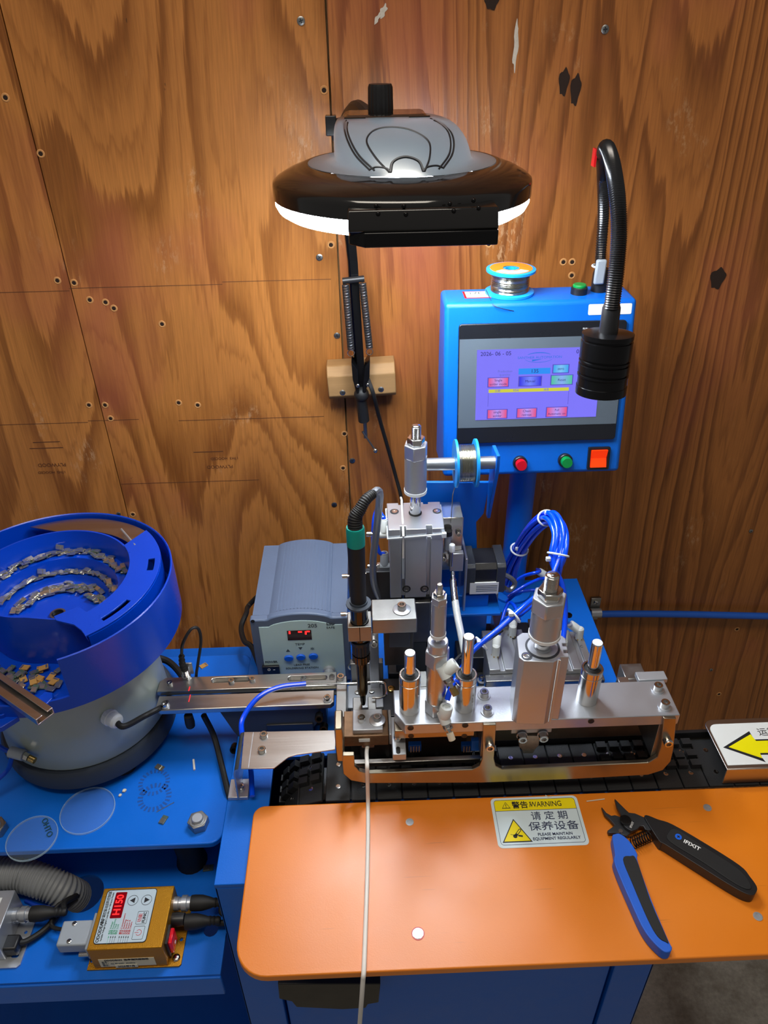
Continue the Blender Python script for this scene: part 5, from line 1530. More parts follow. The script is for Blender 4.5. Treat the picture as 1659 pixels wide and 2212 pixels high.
# cable gland and its cable
gp_ = V((BC.x + .094 * math.cos(D(-52)), BC.y + .094 * math.sin(D(-52)), HZ((BC.x + .094 * math.cos(D(-52)), BC.y + .094 * math.sin(D(-52))), 1548)))
gd = V((math.cos(D(-35)), math.sin(D(-35)), 0))
gl_ = part(bf, 'cable_gland', G().lathe([(0, -.002), (.0095, -.002), (.0095, .004), (.0085, .0045), (.0085, .012), (.0070, .015), (.0045, .016), (0, .016)], frame(gp_, gd), 14), 'white_plastic', smooth=25)
gc = [gp_ + gd * .010, gp_ + gd * .024 + V((0, 0, -.001)), PZ(310, 1548, .85), PZ(345, 1530, .845), PZ(380, 1512, .80)]
part(bf, 'drive_cable', G().tube(spline(gc, 8), .0034, 10), 'black_rubber')
part(bf, 'rear_cable', G().tube(spline([PZ(330, 1418, .79), PZ(365, 1430, .785), PZ(392, 1458, .785), PZ(400, 1480, .79)], 8), .0045, 10), 'black_rubber')
# air blow valve low at the left
av = PZ(48, 1632, .83)
vb = part(bf, 'blow_valve', G().cyl(av + V((-.014, .004, .002)), av + V((.002, 0, 0)), .0062, n=18), 'grey_plastic')
part(vb, 'valve_collar', G().prism(hexpoly(.0045), 0, .006, frame(av + V((.002, 0, 0)), (.9, -.35, -.25))), 'steel')
part(vb, 'valve_knob', knurl(.0036, .007, .014, frame(av + V((.002, 0, 0)), (.9, -.35, -.25))), 'screw_brass', smooth=10)
for e in ([PZ(-20, 1600, .835), PZ(12, 1620, .833), av + V((-.012, .004, .002))], [av + V((-.012, 0, -.002)), PZ(15, 1665, .80), PZ(-25, 1700, .79)]):
    part(bf, 'air_tube', G().tube(spline(e, 8), .0026, 10), 'bowl_blue')

# ---- little connector boards
def chip_mesh(kind):
    g = G()
    if kind == 'silver':
        g.box(-.0042, .0042, -.0026, .0026, -.0004, .0004).box(-.0040, .0012, -.0022, .0022, .0004, .0013)
    else:
        g.box(-.0042, .0042, -.0030, .0030, -.0005, .0005).box(.0020, .0036, -.0024, .0024, .0005, .0008)
    me = mesh_of('connector_board', g, 0)
    me.materials.append(MATS['chip_board'] if kind == 'silver' else MATS['chip_gold'])
    me.materials.append(MATS['chip_metal'])
    for i, p in enumerate(me.polygons): p.material_index = 1 if i >= 6 else 0
    return me
chip_s, chip_g = chip_mesh('silver'), chip_mesh('gold')
chip_s.materials[0] = MATS['chip_metal']; chip_s.materials[1] = MATS['chip_metal']
chip_d = chip_s.copy(); chip_d.materials[0] = MATS['chip_board']
def chip(me, P, rz, tx, ty, label, group):
    o = bpy.data.objects.new('connector_board', me)
    COL.objects.link(o)
    o.matrix_basis = L(P) @ Matrix.Rotation(rz, 4, 'Z') @ Matrix.Rotation(tx, 4, 'X') @ Matrix.Rotation(ty, 4, 'Y')
    o.matrix_basis = o.matrix_basis @ Matrix.Diagonal((1.15, 1.1, 1.0, 1.0))
    WM[o.name] = o.matrix_basis.copy()
    return tag(o, label, 'circuit board', group)
rnd = random.Random(5)
for (r0, r1, z, a0, a1, n, lab, grp) in ((.071, .083, .9788, 28, 172, 62, 'tiny silver connector board lying on the top ledge of the blue bowl', 'connector boards on the top ledge'),
                                         (.0590, .0660, .9624, 22, 176, 50, 'tiny silver connector board lying on the middle ledge of the blue bowl', 'connector boards on the middle ledge'),
                                         (.036, .0535, .9532, 15, 178, 58, 'tiny silver connector board lying on the floor of the blue bowl', 'connector boards on the bowl floor')):
    for i in range(n):
        a = a0 + (a1 - a0) * (i + rnd.uniform(-.3, .3)) / n
        lay = rnd.choice((0, 0, 1, 1, 2))
        r = rnd.uniform(r0 + .002, r1 - .001)
        P = V((BC.x + r * math.cos(D(a)), BC.y + r * math.sin(D(a)), z + .0006 + lay * .0014))
        chip(chip_s if rnd.random() < .8 else chip_d, P, D(a + 90) + rnd.uniform(-.45, .45), rnd.uniform(-.18, .30), rnd.uniform(-.12, .12), lab, grp)
for u, v in ((61, 1187), (91, 1237), (130, 1185)):
    z = .984 if v < 1200 else .968
    P = PZ(u, v, z)
    chip(chip_s, P + V((0, 0, .002)), rnd.uniform(-.3, .3), 1.1, 0, 'tiny silver connector board standing on edge in the blue bowl', 'connector boards standing on edge')
for i in range(46):
    u, v = rnd.uniform(-20, 128), rnd.uniform(1440, 1492)
    if v > 1500 - (u - 60) * .25: continue
    P = PZ(u, v, .9438 + rnd.choice((0, .0014, .0028)))
    d = (P - BC); d.z = 0
    if d.length > RO - .007 or d.length < .074: continue
    me = chip_g if (u > 50 and v < 1475 and rnd.random() < .8) else (chip_d if rnd.random() < .7 else chip_s)
    chip(me, P, rnd.uniform(0, 3.1), rnd.uniform(-.12, .12), rnd.uniform(-.12, .12), 'tiny connector board heaped in the return pan of the bowl', 'connector boards in the return pan')
for i in range(6):
    P = PZ(165 + rnd.uniform(-6, 10), 1468 + rnd.uniform(-5, 4), .944)
    chip(chip_s, P, rnd.uniform(-.5, .5), .2, 0, 'tiny silver connector board jammed by the notch of the pan', 'connector boards by the pan notch')

# ---- loose bits on the blue platform
chip(chip_d, PZ(353, 1771, BP + .0006), 1.2, 0, 0, 'single connector board lying near the big hex nut', None).scale = (1.25, 1.25, 1.25)
chip(chip_s, PZ(345, 1658, BP + .0006), -.5, 0, 0, 'connector board peeking out from under the feeder base', None).scale = (1.25, 1.25, 1.25)
chip(chip_g, PZ(440, 1438, BP + .0006), .7, 0, 0, 'tan connector board lying behind the feeder rails', None).scale = (1.2, 1.2, 1.2)
a = PZ(418, 1641, BP + .0014); b = PZ(420, 1663, BP + .0014)
single('wire_offcut', G().cyl(a, b, .0013, n=10), 'wire_white', 'short white insulation offcut lying on the blue platform', 'offcut')
for (u, v, s, lb) in ((269, 1709, .0024, 'cream plastic crumb beside the round mark'), (260, 1719, .0019, 'pale plastic crumb just in front of the cream one')):
    P = PZ(u, v, BP)
    single('crumb', G().prism([(P.x + s * math.cos(t) * (1 + .3 * math.sin(2 * t)), P.y + s * math.sin(t)) for t in (0, .9, 2, 2.9, 4, 5.2)], BP + .0001, BP + .002), 'tip_pale', lb + ' on the platform', 'crumb', bevel=.0004)
single('solder_whisker', G().tube([PZ(338, 1754, BP + .0006), PZ(356, 1744, BP + .0006), PZ(376, 1733, BP + .0006)], .0004, 6), 'solder', 'fine solder whisker lying across the blue platform', 'solder wire')
def disc(u, v, r, name, lab, cat, ink):
    P = PZ(u, v, BP)
    t = thing(name, lab, cat, P)
    part(t, 'disc', G().lathe([(0, .0002), (r, .0002), (r, .0010), (0, .0010)], L(P), 44), 'clear_plastic')
    part(t, 'rim', G().lathe([(r, .0002), (r + .0007, .0002), (r + .0007, .0024), (r, .0024), (r, .0002)], L(P), 44), 'clear_rim')
    return t, P
t, P = disc(70, 1812, .0260, 'clear_disc', 'clear plastic disc with green print at the platform edge', 'plastic disc', True)
text(t, 'OHTO', .009, L((P.x + .012, P.y + .012, BP + .0016)) @ Matrix.Rotation(-1.0, 4, 'Z'), 'green_ink')
t, P = disc(190, 1752, .0290, 'clear_sleeve', 'clear plastic lid lying in front of the feeder base', 'plastic lid', False)

# ================================================================== LINEAR FEED RAILS
RZ = .845
fr = thing('feed_rails', 'pair of brushed steel feed rails running from bowl to soldering head', 'feed rails', (-.15, .61, CT))
def rail(name, x0, x1, y0, y1, slots_, cx=.004):
    o = [(x0 + cx, y0), (x1 - .004, y0), (x1, y0 + .004), (x1, y1), (x0, y1), (x0, y0 + cx)] if name == 'front_rail' else [(x0, y0), (x1, y0), (x1, y1), (x0 + .006, y1), (x0, y1 - .006)]
    return part(fr, name, G().prismh(o, [slot(a, b, c, r) for a, b, c, r in slots_], RZ - .007, RZ), 'brushed', bevel=.0008)
def sl_(u0, u1, v, r):
    a, b = PZ(u0, v, RZ), PZ(u1, v, RZ)
    return (a.x, b.x, a.y, r)
rr1 = rail('rear_rail', -.2575, -.046, .6165, .6385, [sl_(457, 538, 1470, .0040), sl_(622, 706, 1466, .0042)])
rr2 = rail('front_rail', -.2530, -.0485, .5875, .6095, [])
part(fr, 'rear_floor', G().box(-.2560, -.047, .6180, .6370, RZ - .0125, RZ - .0072), 'brushed')
part(fr, 'track_floor', G().box(-.255, -.046, .6096, .6164, RZ - .0095, RZ - .0078), 'dark_steel')
for u, v in ((367, 1475), (500, 1470), (545, 1466), (655, 1465), (717, 1461)): bolt(rr1, PZ(u, v + 3, RZ + .0001), .0034, .0036)
for u, v in ((357, 1525), (707, 1512)):
    P = PZ(u, v, RZ + .0001)
    part(rr2, 'slot', G().prism(slot(-.006, .005, 0, .0024), 0, .0002, L((P.x, P.y + .004, RZ)) @ Matrix.Rotation(PI / 2, 4, 'Z')), 'black_plastic')
    bolt(rr2, P, .0040, .0040, washer=.005)
rnd2 = random.Random(3)
for i in range(15):
    P = PZ(570 + i * 11.5, 1488 - i * .35, RZ - .004)
    chip(chip_s, P, rnd2.uniform(-.06, .06), 0, 0, 'silver connector board queued in the slot between the feed rails', 'connector boards queued in the rails')
part(fr, 'rail_bracket', G().prism([(p.x, p.z) for p in (PY(u, v, .59) for u, v in ((470, 1535), (690, 1530), (690, 1560), (655, 1600), (520, 1600), (505, 1585)))], 0, .012, frame((0, .604, 0), (0, -1, 0), (1, 0, 0))), 'charcoal', bevel=.0008)
part(fr, 'bracket_leg', G().box(-.140, -.060, .604, .632, CT, RZ - .0128), 'dark_steel', bevel=.0008)
part(fr, 'rail_brace', G().box(-.130, -.075, .590, .604, CT, CT + .020), 'dark_steel', bevel=.0008)
for u, v in ((508, 1612), (690, 1545), (700, 1568)): bolt(fr, PY(u, v, .588), .0050, .010, (0, -1, .4), m='black_metal')
# sensor in the rear rail
Ps = PZ(403, 1462, RZ)
sn = thing('rail_sensor', 'threaded proximity sensor with black cable standing on the rear feed rail', 'sensor', Ps)
part(sn, 'sensor_bracket', G().box(Ps.x - .001, Ps.x + .008, Ps.y + .004, Ps.y + .006, RZ + .0001, RZ + .018), 'alu', bevel=.0005)
part(sn, 'sensor_nut', G().prism(hexpoly(.0058), .0002, .004, L(Ps)), 'steel', bevel=.0004)
part(sn, 'sensor_body', thread(.0042, .004, .013, L(Ps), .001, 18), 'steel', smooth=50)
cbs = [Ps + V((0, 0, .012)), Ps + V((-.0015, 0, .022)), PY(392, 1415, Ps.y + .002)]
part(sn, 'strain_relief', G().tube(spline(cbs, 10), [.0042 - .0012 * i / 20 + (.0005 if (i // 2) % 2 else 0) for i in range(21)], 12), 'black_rubber')
part(sn, 'sensor_cable', G().tube(spline([cbs[-1], PY(395, 1390, .635), PY(412, 1360, .64), PY(428, 1358, .645), PY(434, 1385, .645), PY(428, 1430, .645), PY(424, 1458, .642), PY(424, 1480, .645)], 8), .0018, 8), 'black_rubber')
part(sn, 'beam_emitter', G().lathe([(0, 0), (.0052, 0), (.0058, .006), (.0050, .018), (0, .018)], frame(PZ(412, 1568, RZ - .032), (0, 0, 1)), 16), 'black_rubber')
glow = PZ(409, 1487, RZ + .0002)
part(sn, 'red_beam_spot', G().box(glow.x - .0007, glow.x + .0007, glow.y - .004, glow.y + .003, RZ + .0001, RZ + .0002), 'laser_red')
gl2 = PZ(410, 1506, RZ + .0002)
part(sn, 'red_beam_spot', G().box(gl2.x - .0006, gl2.x + .0006, gl2.y - .007, gl2.y + .004, RZ + .0001, RZ + .0002), 'laser_red')
single('floor_cable', G().tube(spline([PZ(440, 1545, .82), PZ(462, 1590, .785), PZ(478, 1650, .768 + .0035), PZ(490, 1700, .768 + .0030), PZ(497, 1725, .765)], 8), .0036, 10), 'black_rubber', 'black cable running from the rails down between platform and cabinet', 'cable')
# end post
part(fr, 'end_post', G().box(-.0455, -.0335, .560, .6215, CT + .03, RZ + .010), 'dull_steel', bevel=.0008)
part(fr, 'end_post_leg', G().box(-.0455, -.0335, .575, .6215, CT, CT + .03), 'dull_steel', bevel=.0008)
bolt(fr, PZ(736, 1466, RZ + .010), .0044, .005)
# blue tube with steel needle
tn = thing('solder_feed_tube', 'blue flexible tube ending in a bent steel needle over the feed rails', 'feed tube', PZ(520, 1580, .82))
part(tn, 'tube', G().tube(spline([PZ(545, 1720, .80), PZ(540, 1650, .81), PZ(522, 1580, .835), PZ(528, 1545, .845), PZ(560, 1505, .857), PZ(605, 1484, .862), PZ(661, 1477, .862)], 8), .0030, 10), 'blue_tube')
part(tn, 'needle', G().tube(spline([PZ(655, 1477, .862), PZ(740, 1477, .863), PZ(800, 1474, .863), PZ(828, 1474, .863), PZ(834, 1484, .863), PZ(834, 1500, .863), PZ(822, 1507, .863), PZ(804, 1507, .863)], 6), .0014, 8), 'steel')

# ================================================================== WIRE GUIDE (bent sheet)
gs = thing('wire_guide', 'bent stainless sheet guide left of the press frame', 'sheet guide', (-.1, .52, CT))
GZ = .850
gpol = [PZ(u, v, GZ) for u, v in ((527, 1581), (727, 1577), (724, 1619), (640, 1630), (622, 1636), (604, 1650), (592, 1659), (520, 1661))]
gm = part(gs, 'sheet', G().prism([(p.x, p.y) for p in gpol], GZ - .0014, GZ), 'brushed', bevel=.0004)
x_l = gpol[0].x
part(gs, 'flange', G().prism([(x_l, GZ), (x_l, GZ - .0014), (x_l - .003, GZ - .004), (x_l - .0045, GZ - .009), (x_l - .0055, GZ - .052), (x_l - .0070, GZ - .052), (x_l - .0060, GZ - .008), (x_l - .004, GZ - .002)], gpol[-1].y, gpol[0].y, Matrix(((1, 0, 0, 0), (0, 0, 1, 0), (0, 1, 0, 0), (0, 0, 0, 1)))), 'brushed', smooth=50)
bolt(gs, PZ(570, 1590, GZ), .0042, .004); bolt(gs, PZ(566, 1622, GZ), .0042, .004)
fp_ = PZ(514, 1722, CT)
part(gs, 'foot', G().box(fp_.x - .010, fp_.x + .012, fp_.y - .004, fp_.y + .020, CT, CT + .005), 'alu', bevel=.0006)
bolt(gs, (fp_.x + .002, fp_.y + .008, CT + .005), .0048, .003, washer=.006)
part(gs, 'fold_line', G().box(x_l + .010, x_l + .0108, gpol[-1].y + .001, gpol[0].y - .001, GZ, GZ + .00015), 'alu_flat')

# ================================================================== SOLDERING FIXTURE UNDER THE IRON
fx = thing('solder_fixture', 'copper-stained steel clamp block holding the white wire under the iron', 'clamp', (.0, .53, CZ))
ZT = .868
a, b = PZ(762, 1545, ZT), PZ(826, 1545, ZT)
yb1 = PZ(790, 1532, ZT).y; yf1 = PZ(790, 1577, ZT).y
part(fx, 'top_plate', G().box(a.x, b.x, yf1, yb1, ZT - .006, ZT), 'alu_flat', bevel=.0008)
part(fx, 'copper_block', G().box(a.x - .010, b.x + .006, yf1 - .003, yb1 + .004, ZT - .022, ZT - .0062), 'copper_block', bevel=.0008)
part(fx, 'block_window', G().box(a.x + .006, a.x + .018, yf1 - .0036, yf1 - .0028, ZT - .015, ZT - .010), 'paper_white', bevel=.0004)
bolt(fx, PZ(781, 1556, ZT), .0042, .0055); bolt(fx, PZ(815, 1556, ZT), .0042, .0055, washer=.0088)
j_ = PZ(850, 1560, ZT - .002)
jx0, jx1 = PZ(842, 1560, ZT).x, PZ(874, 1560, ZT).x
part(fx, 'jaw', G().box(b.x + .0065, jx0 + .002, yf1 - .004, yb1 + .002, ZT - .020, ZT - .004), 'alu_flat', bevel=.0008)
JZ = .874
ja_ = part(fx, 'jaw_arm', G().box(PZ(846, 1590, JZ).x, PZ(875, 1590, JZ).x, PZ(860, 1630, JZ).y, PZ(860, 1548, JZ).y, JZ - .009, JZ), 'alu_flat', bevel=.0008)
bolt(ja_, PZ(859, 1596, JZ), .0042, .006)
qs = PZ(860, 1620, JZ)
part(ja_, 'jaw_slot', G().prism(slot(-.005, .004, 0, .0022), .0001, .0003, L((qs.x, qs.y, JZ)) @ Matrix.Rotation(PI / 2, 4, 'Z')), 'black_plastic')
part(fx, 'wire_clip', G().cb(PZ(795, 1608, ZT - .026), (.014, .006, .005)), 'steel', bevel=.0006)
sp0, sp1 = PZ(742, 1625, .842), PZ(1036, 1606, .842)
part(fx, 'front_strip', G().box(sp0.x, sp1.x, .5070, .5125, .836, .842), 'brushed', bevel=.0005)
part(fx, 'end_cheek', G().box(PY(721, 1570, .50).x, PY(739, 1570, .50).x, .5012, .5260, PY(730, 1648, .50).z, PY(730, 1568, .505).z), 'warm_steel', bevel=.0015)
part(fx, 'nest_left', G().box(PZ(762, 1500, .86).x, PZ(782, 1500, .86).x, .563, .585, .83, .858), 'dull_steel', bevel=.0008)
part(fx, 'nest_right', G().box(PZ(794, 1500, .86).x, PZ(812, 1500, .86).x, .563, .585, .83, .858), 'dull_steel', bevel=.0008)
part(fx, 'nest_base', G().box(PZ(755, 1500, .86).x, PZ(826, 1500, .86).x, .552, .592, CT, .83), 'dark_steel', bevel=.0008)
bolt(fx, PZ(772, 1497, .858), .0030, .002, m='dull_steel'); bolt(fx, PZ(803, 1495, .858), .0030, .002, m='dull_steel')
part(fx, 'front_block', G().box(.018, .100, .5035, .520, .8835, .8955), 'warm_steel', bevel=.0008)
part(fx, 'sub_block', G().box(-.020, .100, .545, .555, CT, .836), 'dark_steel', bevel=.0008)
for u in (888, 1003): part(fx, 'tapped_hole', G().lathe([(0, 0), (.0022, 0), (.003, .0002)], frame(PY(u, 1590, .5034), (0, -1, 0)), 14), 'black_plastic')
for u in (896, 1010):
    q = PY(u, 1612, .530)
    cbk = part(fx, 'comb_connector', G().cb(q, (.014, .006, .010)), 'blue_paint', bevel=.0005)
    for i in range(4): part(cbk, 'pin', G().cb(q + V((-.0045 + i * .003, -.0036, 0)), (.0012, .0016, .009)), 'alu_flat')
part(fx, 'blue_insert', G().box(.100, .112, .5140, .520, .846, .862), 'blue_paint', bevel=.0008)
# machined base between iron and slide
mb = thing('machined_block', 'dark machined base with bolted aluminium brackets under the soldering arm', 'base plate', (.02, .62, CT))
part(mb, 'base', G().box(-.032, .098, .594, .654, CT, CT + .024), 'dark_steel', bevel=.001)
part(mb, 'rear_riser', G().box(-.030, .010, .645, .654, CT + .024, CT + .060), 'dull_steel', bevel=.001)
br = part(mb, 'upright_bracket', G().box(PY(797, 1400, .640).x, PY(818, 1400, .640).x, .634, .640, CT + .024, PY(805, 1358, .640).z), 'alu', bevel=.0008)
bolt(br, PY(808, 1388, .6335), .0042, .005, (0, -1, .3), washer=.005)
ab = part(mb, 'slotted_bracket', G().box(PZ(752, 1440, CT + .028).x, PZ(825, 1440, CT + .028).x, .604, .640, CT + .024, CT + .029), 'alu_flat', bevel=.0008)
for u, v in ((761, 1442), (811, 1456)): bolt(ab, PZ(u, v, CT + .030), .0044, .005, washer=.0055)
bolt(mb, PZ(845, 1490, CT + .024), .0048, .003, m='screw_brass')
ft_ = part(mb, 'foot_bracket', G().box(PZ(1025, 1465, CT + .026).x, PZ(1062, 1465, CT + .026).x, .594, .625, CT + .0, CT + .026), 'alu_flat', bevel=.0008)
bolt(ft_, PZ(1041, 1470, CT + .026), .0044, .005, washer=.006)

# ================================================================== WHITE WIRE
ww = [PZ(795, 1606, .842), PZ(792, 1625, .842 + .0025), PY(793, 1652, .4915), PY(794, 1692, .4905), PZ(795, 1738, .8026), PZ(795, 1800, .8023), PZ(793, 1900, .8023), PZ(789, 2020, .8023), PZ(786, 2095, .8024), PY(784, 2118, .3150), PY(781, 2160, .3120), PY(777, 2212, .3140), PY(772, 2290, .318)]
single('white_wire', G().tube(spline(ww, 8), .0022, 12), 'wire_white', 'white insulated wire lying across the orange plate and hanging off its edge', 'wire', smooth=60)

# ================================================================== SOLDERING STATION
ss = thing('soldering_station', 'blue-grey soldering station with pale front panel standing on the cabinet', 'soldering station', (-.094, .78, CT))
sy0 = .672
sx0, sx1 = PY(543, 1345, sy0).x, PY(750, 1340, sy0).x
ST_Z = PY(560, 1343, sy0).z
sy1 = PZ(600, 1178, ST_Z).y
def prof_top(x):
    t = (x - sx0) / (sx1 - sx0)
    b = 0
    if .18 < t < .82:
        s = (t - .18) / .64
        b = .0085 * (math.sin(s * PI) ** .6)
    return ST_Z + b
xs_ = [sx0 + (sx1 - sx0) * i / 40 for i in range(41)]
pf = [(sx0, CT + .004), (sx1, CT + .004)] + [(x, prof_top(x)) for x in xs_[::-1]]
XZY = Matrix(((1, 0, 0, 0), (0, 0, 1, 0), (0, 1, 0, 0), (0, 0, 0, 1)))
part(ss, 'housing', G().prism(pf, sy0 + .010, sy1, XZY), 'station_grey', smooth=30)
pf2 = [(x + (x - (sx0 + sx1) / 2) * .035, z + (.0022 if z > ST_Z - .01 else 0)) for x, z in pf]
bz_ = part(ss, 'front_bezel', G().prism(pf2, sy0, sy0 + .0105, XZY), 'station_grey', bevel=.0018, smooth=30)
for i in range(17):
    x = sx0 + .030 + i * .0042
    part(ss, 'top_rib', G().box(x - .0007, x + .0007, sy0 + .012, sy1 - .004, prof_top(x) - .002, prof_top(x) + .0006), 'station_grey')
pf3 = [(sx0 + .008, CT + .008), (sx1 - .006, CT + .008)] + [(min(max(x, sx0 + .008), sx1 - .006), prof_top(x) - .0085) for x in xs_[::-1]]
pn = part(ss, 'front_panel', G().prism(pf3, sy0 - .0008, sy0 + .002, XZY), 'station_panel', smooth=0, bevel=.0003)
YP = sy0 - .0010
def SP(u, v): return frame(PY(u, v, YP), (0, -1, 0), (1, 0, 0))
text(pn, '205', .0078, SP(675, 1352), 'ink_grey', bold=.0001)
text(pn, 'ESD', .0058, SP(714, 1348), 'ink_grey', bold=.00015, xs=1.05); text(pn, 'SAFE', .0045, SP(714, 1356), 'ink_grey', xs=1.1)
text(pn, 'TEMP', .0050, SP(648, 1392), 'ink_grey'); text(pn, '*', .0110, SP(675, 1404), 'ink_grey')
text(pn, 'POWER', .0044, SP(586, 1430), 'ink_grey', bold=.0001); text(pn, 'LEAD FREE', .0042, SP(652, 1436), 'ink_grey'); text(pn, 'SOLDERING STATION', .0042, SP(653, 1443), 'ink_grey')
for u, v, sgn in ((622, 1405, 1), (649, 1401, -1)):
    part(pn, 'arrow_mark', G().prism([(-.0026, -.0022 * sgn), (.0026, -.0022 * sgn), (0, .0022 * sgn)], -.0001, .0001, SP(u, v)), 'ink_grey')
a, b = PY(622, 1383, YP), PY(672, 1361, YP)
dp = part(pn, 'display', G().box(a.x, b.x, YP - .0004, YP + .001, a.z, b.z), 'led_dark')
def segbar(u0, v0, u1, v1):
    p, q = PY(u0, v0, YP), PY(u1, v1, YP)
    part(pn, 'display_segment', G().box(p.x, q.x, YP - .0006, YP - .0003, q.z, p.z), 'led_red')
segbar(624, 1369, 627, 1363); segbar(644, 1366, 652, 1363); segbar(659, 1370, 662, 1363); segbar(662, 1365, 669, 1362)
for u, v in ((624, 1420), (650, 1418), (677, 1416)):
    P = PY(u, v, YP)
    part(pn, 'oval_button', G().prism([(.0058 * math.cos(t), .0046 * math.sin(t)) for t in [2 * PI * i / 24 for i in range(24)]], 0, .003, frame(P, (0, -1, 0), (1, 0, 0))), 'button_blue', bevel=.001)
a, b = PY(569, 1456, YP), PY(603, 1436, YP)
part(pn, 'power_rocker', G().box(a.x, b.x, YP - .003, YP + .001, a.z, b.z), 'black_plastic', bevel=.0008)
text(pn, 'O  –', .0052, frame(PY(586, 1447, YP - .0032), (0, -1, 0), (1, 0, 0)), 'ink_white')
P = PY(711, 1447, YP)
part(pn, 'connector_socket', G().lathe([(0, 0), (.0078, 0), (.0078, .004), (.0066, .005), (.0066, .012), (.005, .0125), (0, .0125)], frame(P, (0, -1, 0)), 26), 'alu_flat')
for u, v in ((546, 1342), (742, 1328)): pan(ss, PY(u, v, sy0 - .0004), .0024, .0012, (0, -1, 0), 'black_metal')
for x in (sx0 + .012, sx1 - .012):
    for y in (sy0 + .02, sy1 - .02): part(ss, 'rubber_foot', G().lathe([(0, 0), (.007, 0), (.006, .0042), (0, .0042)], L((x, y, CT)), 14), 'black_rubber')
part(ss, 'power_cord', G().tube(spline([V((sx0 + .01, sy1, .84)), PY(540, 1305, .84), PY(532, 1325, .80), PY(521, 1355, .775), PY(528, 1385, .74), PY(545, 1400, .725), V((sx0 + .002, sy0 + .012, CT + .004))], 8), .0036, 10), 'black_rubber')

# ================================================================== CUTTERS ON THE ORANGE PLATE
cu = thing('wire_cutters', 'flush cutters with one blue and one black grip lying open on the orange plate', 'cutters', PZ(1400, 1850, OZ))
def zo(pts, sc, ox, oy, z): return [(p.x, p.y) for p in (PZ(ox + x * sc, oy + y * sc, z) for x, y in pts)]
S8, S6 = .2164, .3852
def smooth_poly(pl, n=4):
    q = spline([V((x, y, 0)) for x, y in pl], n, True)
    return [(p.x, p.y) for p in q]
bh = [(425, 215), (450, 193), (560, 235), (700, 283), (1000, 455), (1370, 690), (1480, 810), (1545, 905), (1540, 960), (1490, 992), (1340, 930), (1000, 720), (640, 492), (575, 455), (480, 310)]
h1 = part(cu, 'black_grip', G().prism(smooth_poly(zo(bh, S8, 1300, 1720, .812)), OZ + .0005, .8130), 'black_plastic', bevel=.003, seg=3)
ins = [(660, 370), (740, 325), (1000, 490), (1350, 715), (1470, 850), (1480, 930), (1340, 880), (1000, 655), (680, 455)]
part(h1, 'grip_pad', G().prism(smooth_poly(zo(ins, S8, 1300, 1720, .8135)), .8120, .8140), 'black_rubber', bevel=.0006)
P = PZ(1300 + 765 * S8, 1720 + 403 * S8, .8145)
part(h1, 'logo_disc', G().lathe([(0, 0), (.0032, 0), (.0032, .0003), (0, .0003)], L((P.x, P.y, .8141)), 22), 'button_blue')
g = G(); Mx = L((P.x, P.y, .8145)) @ Matrix.Rotation(.5, 4, 'Z')
g.box(-.0016, .0016, -.0004, .0004, 0, .0002, Mx).box(-.0004, .0004, -.0016, .0016, 0, .0002, Mx)
part(h1, 'logo_cross', g, 'ink_black')
p0, p1 = PZ(1300 + 810 * S8, 1720 + 440 * S8, .8145), PZ(1300 + 960 * S8, 1720 + 520 * S8, .8145)
ang = math.atan2(p1.y - p0.y, p1.x - p0.x)
text(h1, 'IFIXIT', .0056, L(((p0.x + p1.x) / 2 + .0012, (p0.y + p1.y) / 2 - .0008, .8143)) @ Matrix.Rotation(ang, 4, 'Z'), 'ink_white', xs=1.15, bold=.0001)
bb = [(785, 335), (800, 318), (832, 318), (885, 362), (926, 432), (928, 472), (1005, 690), (1100, 915), (1120, 955), (1105, 980), (1060, 968), (970, 868), (895, 715), (800, 490), (800, 430)]
h2 = part(cu, 'blue_grip', G().prism(smooth_poly(zo(bb, S6, 1020, 1680, .812)), OZ + .0005, .8130), 'grip_blue', bevel=.003, seg=3)
in2 = [(846, 458), (885, 440), (922, 462), (1000, 690), (1095, 908), (1085, 920), (1040, 890), (985, 795), (895, 585)]
part(h2, 'grip_pad', G().prism(smooth_poly(zo(in2, S6, 1020, 1680, .8135)), .8118, .8140), 'black_rubber', bevel=.0006)
j1 = [(128, 25), (215, 112), (270, 165), (330, 172), (430, 215), (475, 290), (500, 340), (440, 345), (415, 300), (380, 300), (355, 330), (300, 350), (270, 335), (240, 315), (225, 300), (185, 170), (150, 110)]
part(cu, 'jaw_upper', G().prism(zo(j1, S8, 1300, 1720, .810), .8065, .8105), 'dark_steel', bevel=.0005)
j2 = [(-3, 105), (45, 165), (95, 195), (130, 188), (210, 215), (300, 290), (310, 350), (250, 400), (215, 390), (180, 370), (130, 368), (70, 368), (55, 345), (110, 305), (130, 290), (75, 225), (30, 185)]
part(cu, 'jaw_lower', G().prism(zo(j2, S8, 1300, 1720, .806), .8022, .8063), 'dark_steel', bevel=.0005)
P = PZ(1300 + 237 * S8, 1720 + 238 * S8, .811)
part(cu, 'pivot_screw', G().lathe([(0, 0), (.0058, 0), (.0058, .0010), (.005, .0018), (0, .0018)], L((P.x, P.y, .8104)), 26), 'black_gloss')
P2 = PZ(1300 + 188 * S8, 1720 + 345 * S8, .807)
part(cu, 'lock_rivet', G().lathe([(0, 0), (.0024, 0), (.0022, .001), (0, .001)], L((P2.x, P2.y, .8063)), 16), 'steel')
text(cu, 'IFIXIT', .0032, L(PZ(1300 + 300 * S8, 1720 + 285 * S8, .8107)) @ Matrix.Rotation(.95, 4, 'Z'), 'ink_white')
a, b = PZ(1300 + 300 * S8, 1720 + 470 * S8, .8075), PZ(1300 + 480 * S8, 1720 + 390 * S8, .8075)
part(cu, 'return_spring', G().tube(coil(a, b, .0060, 8, .0006, 14), .0006, 6), 'black_metal', smooth=60)
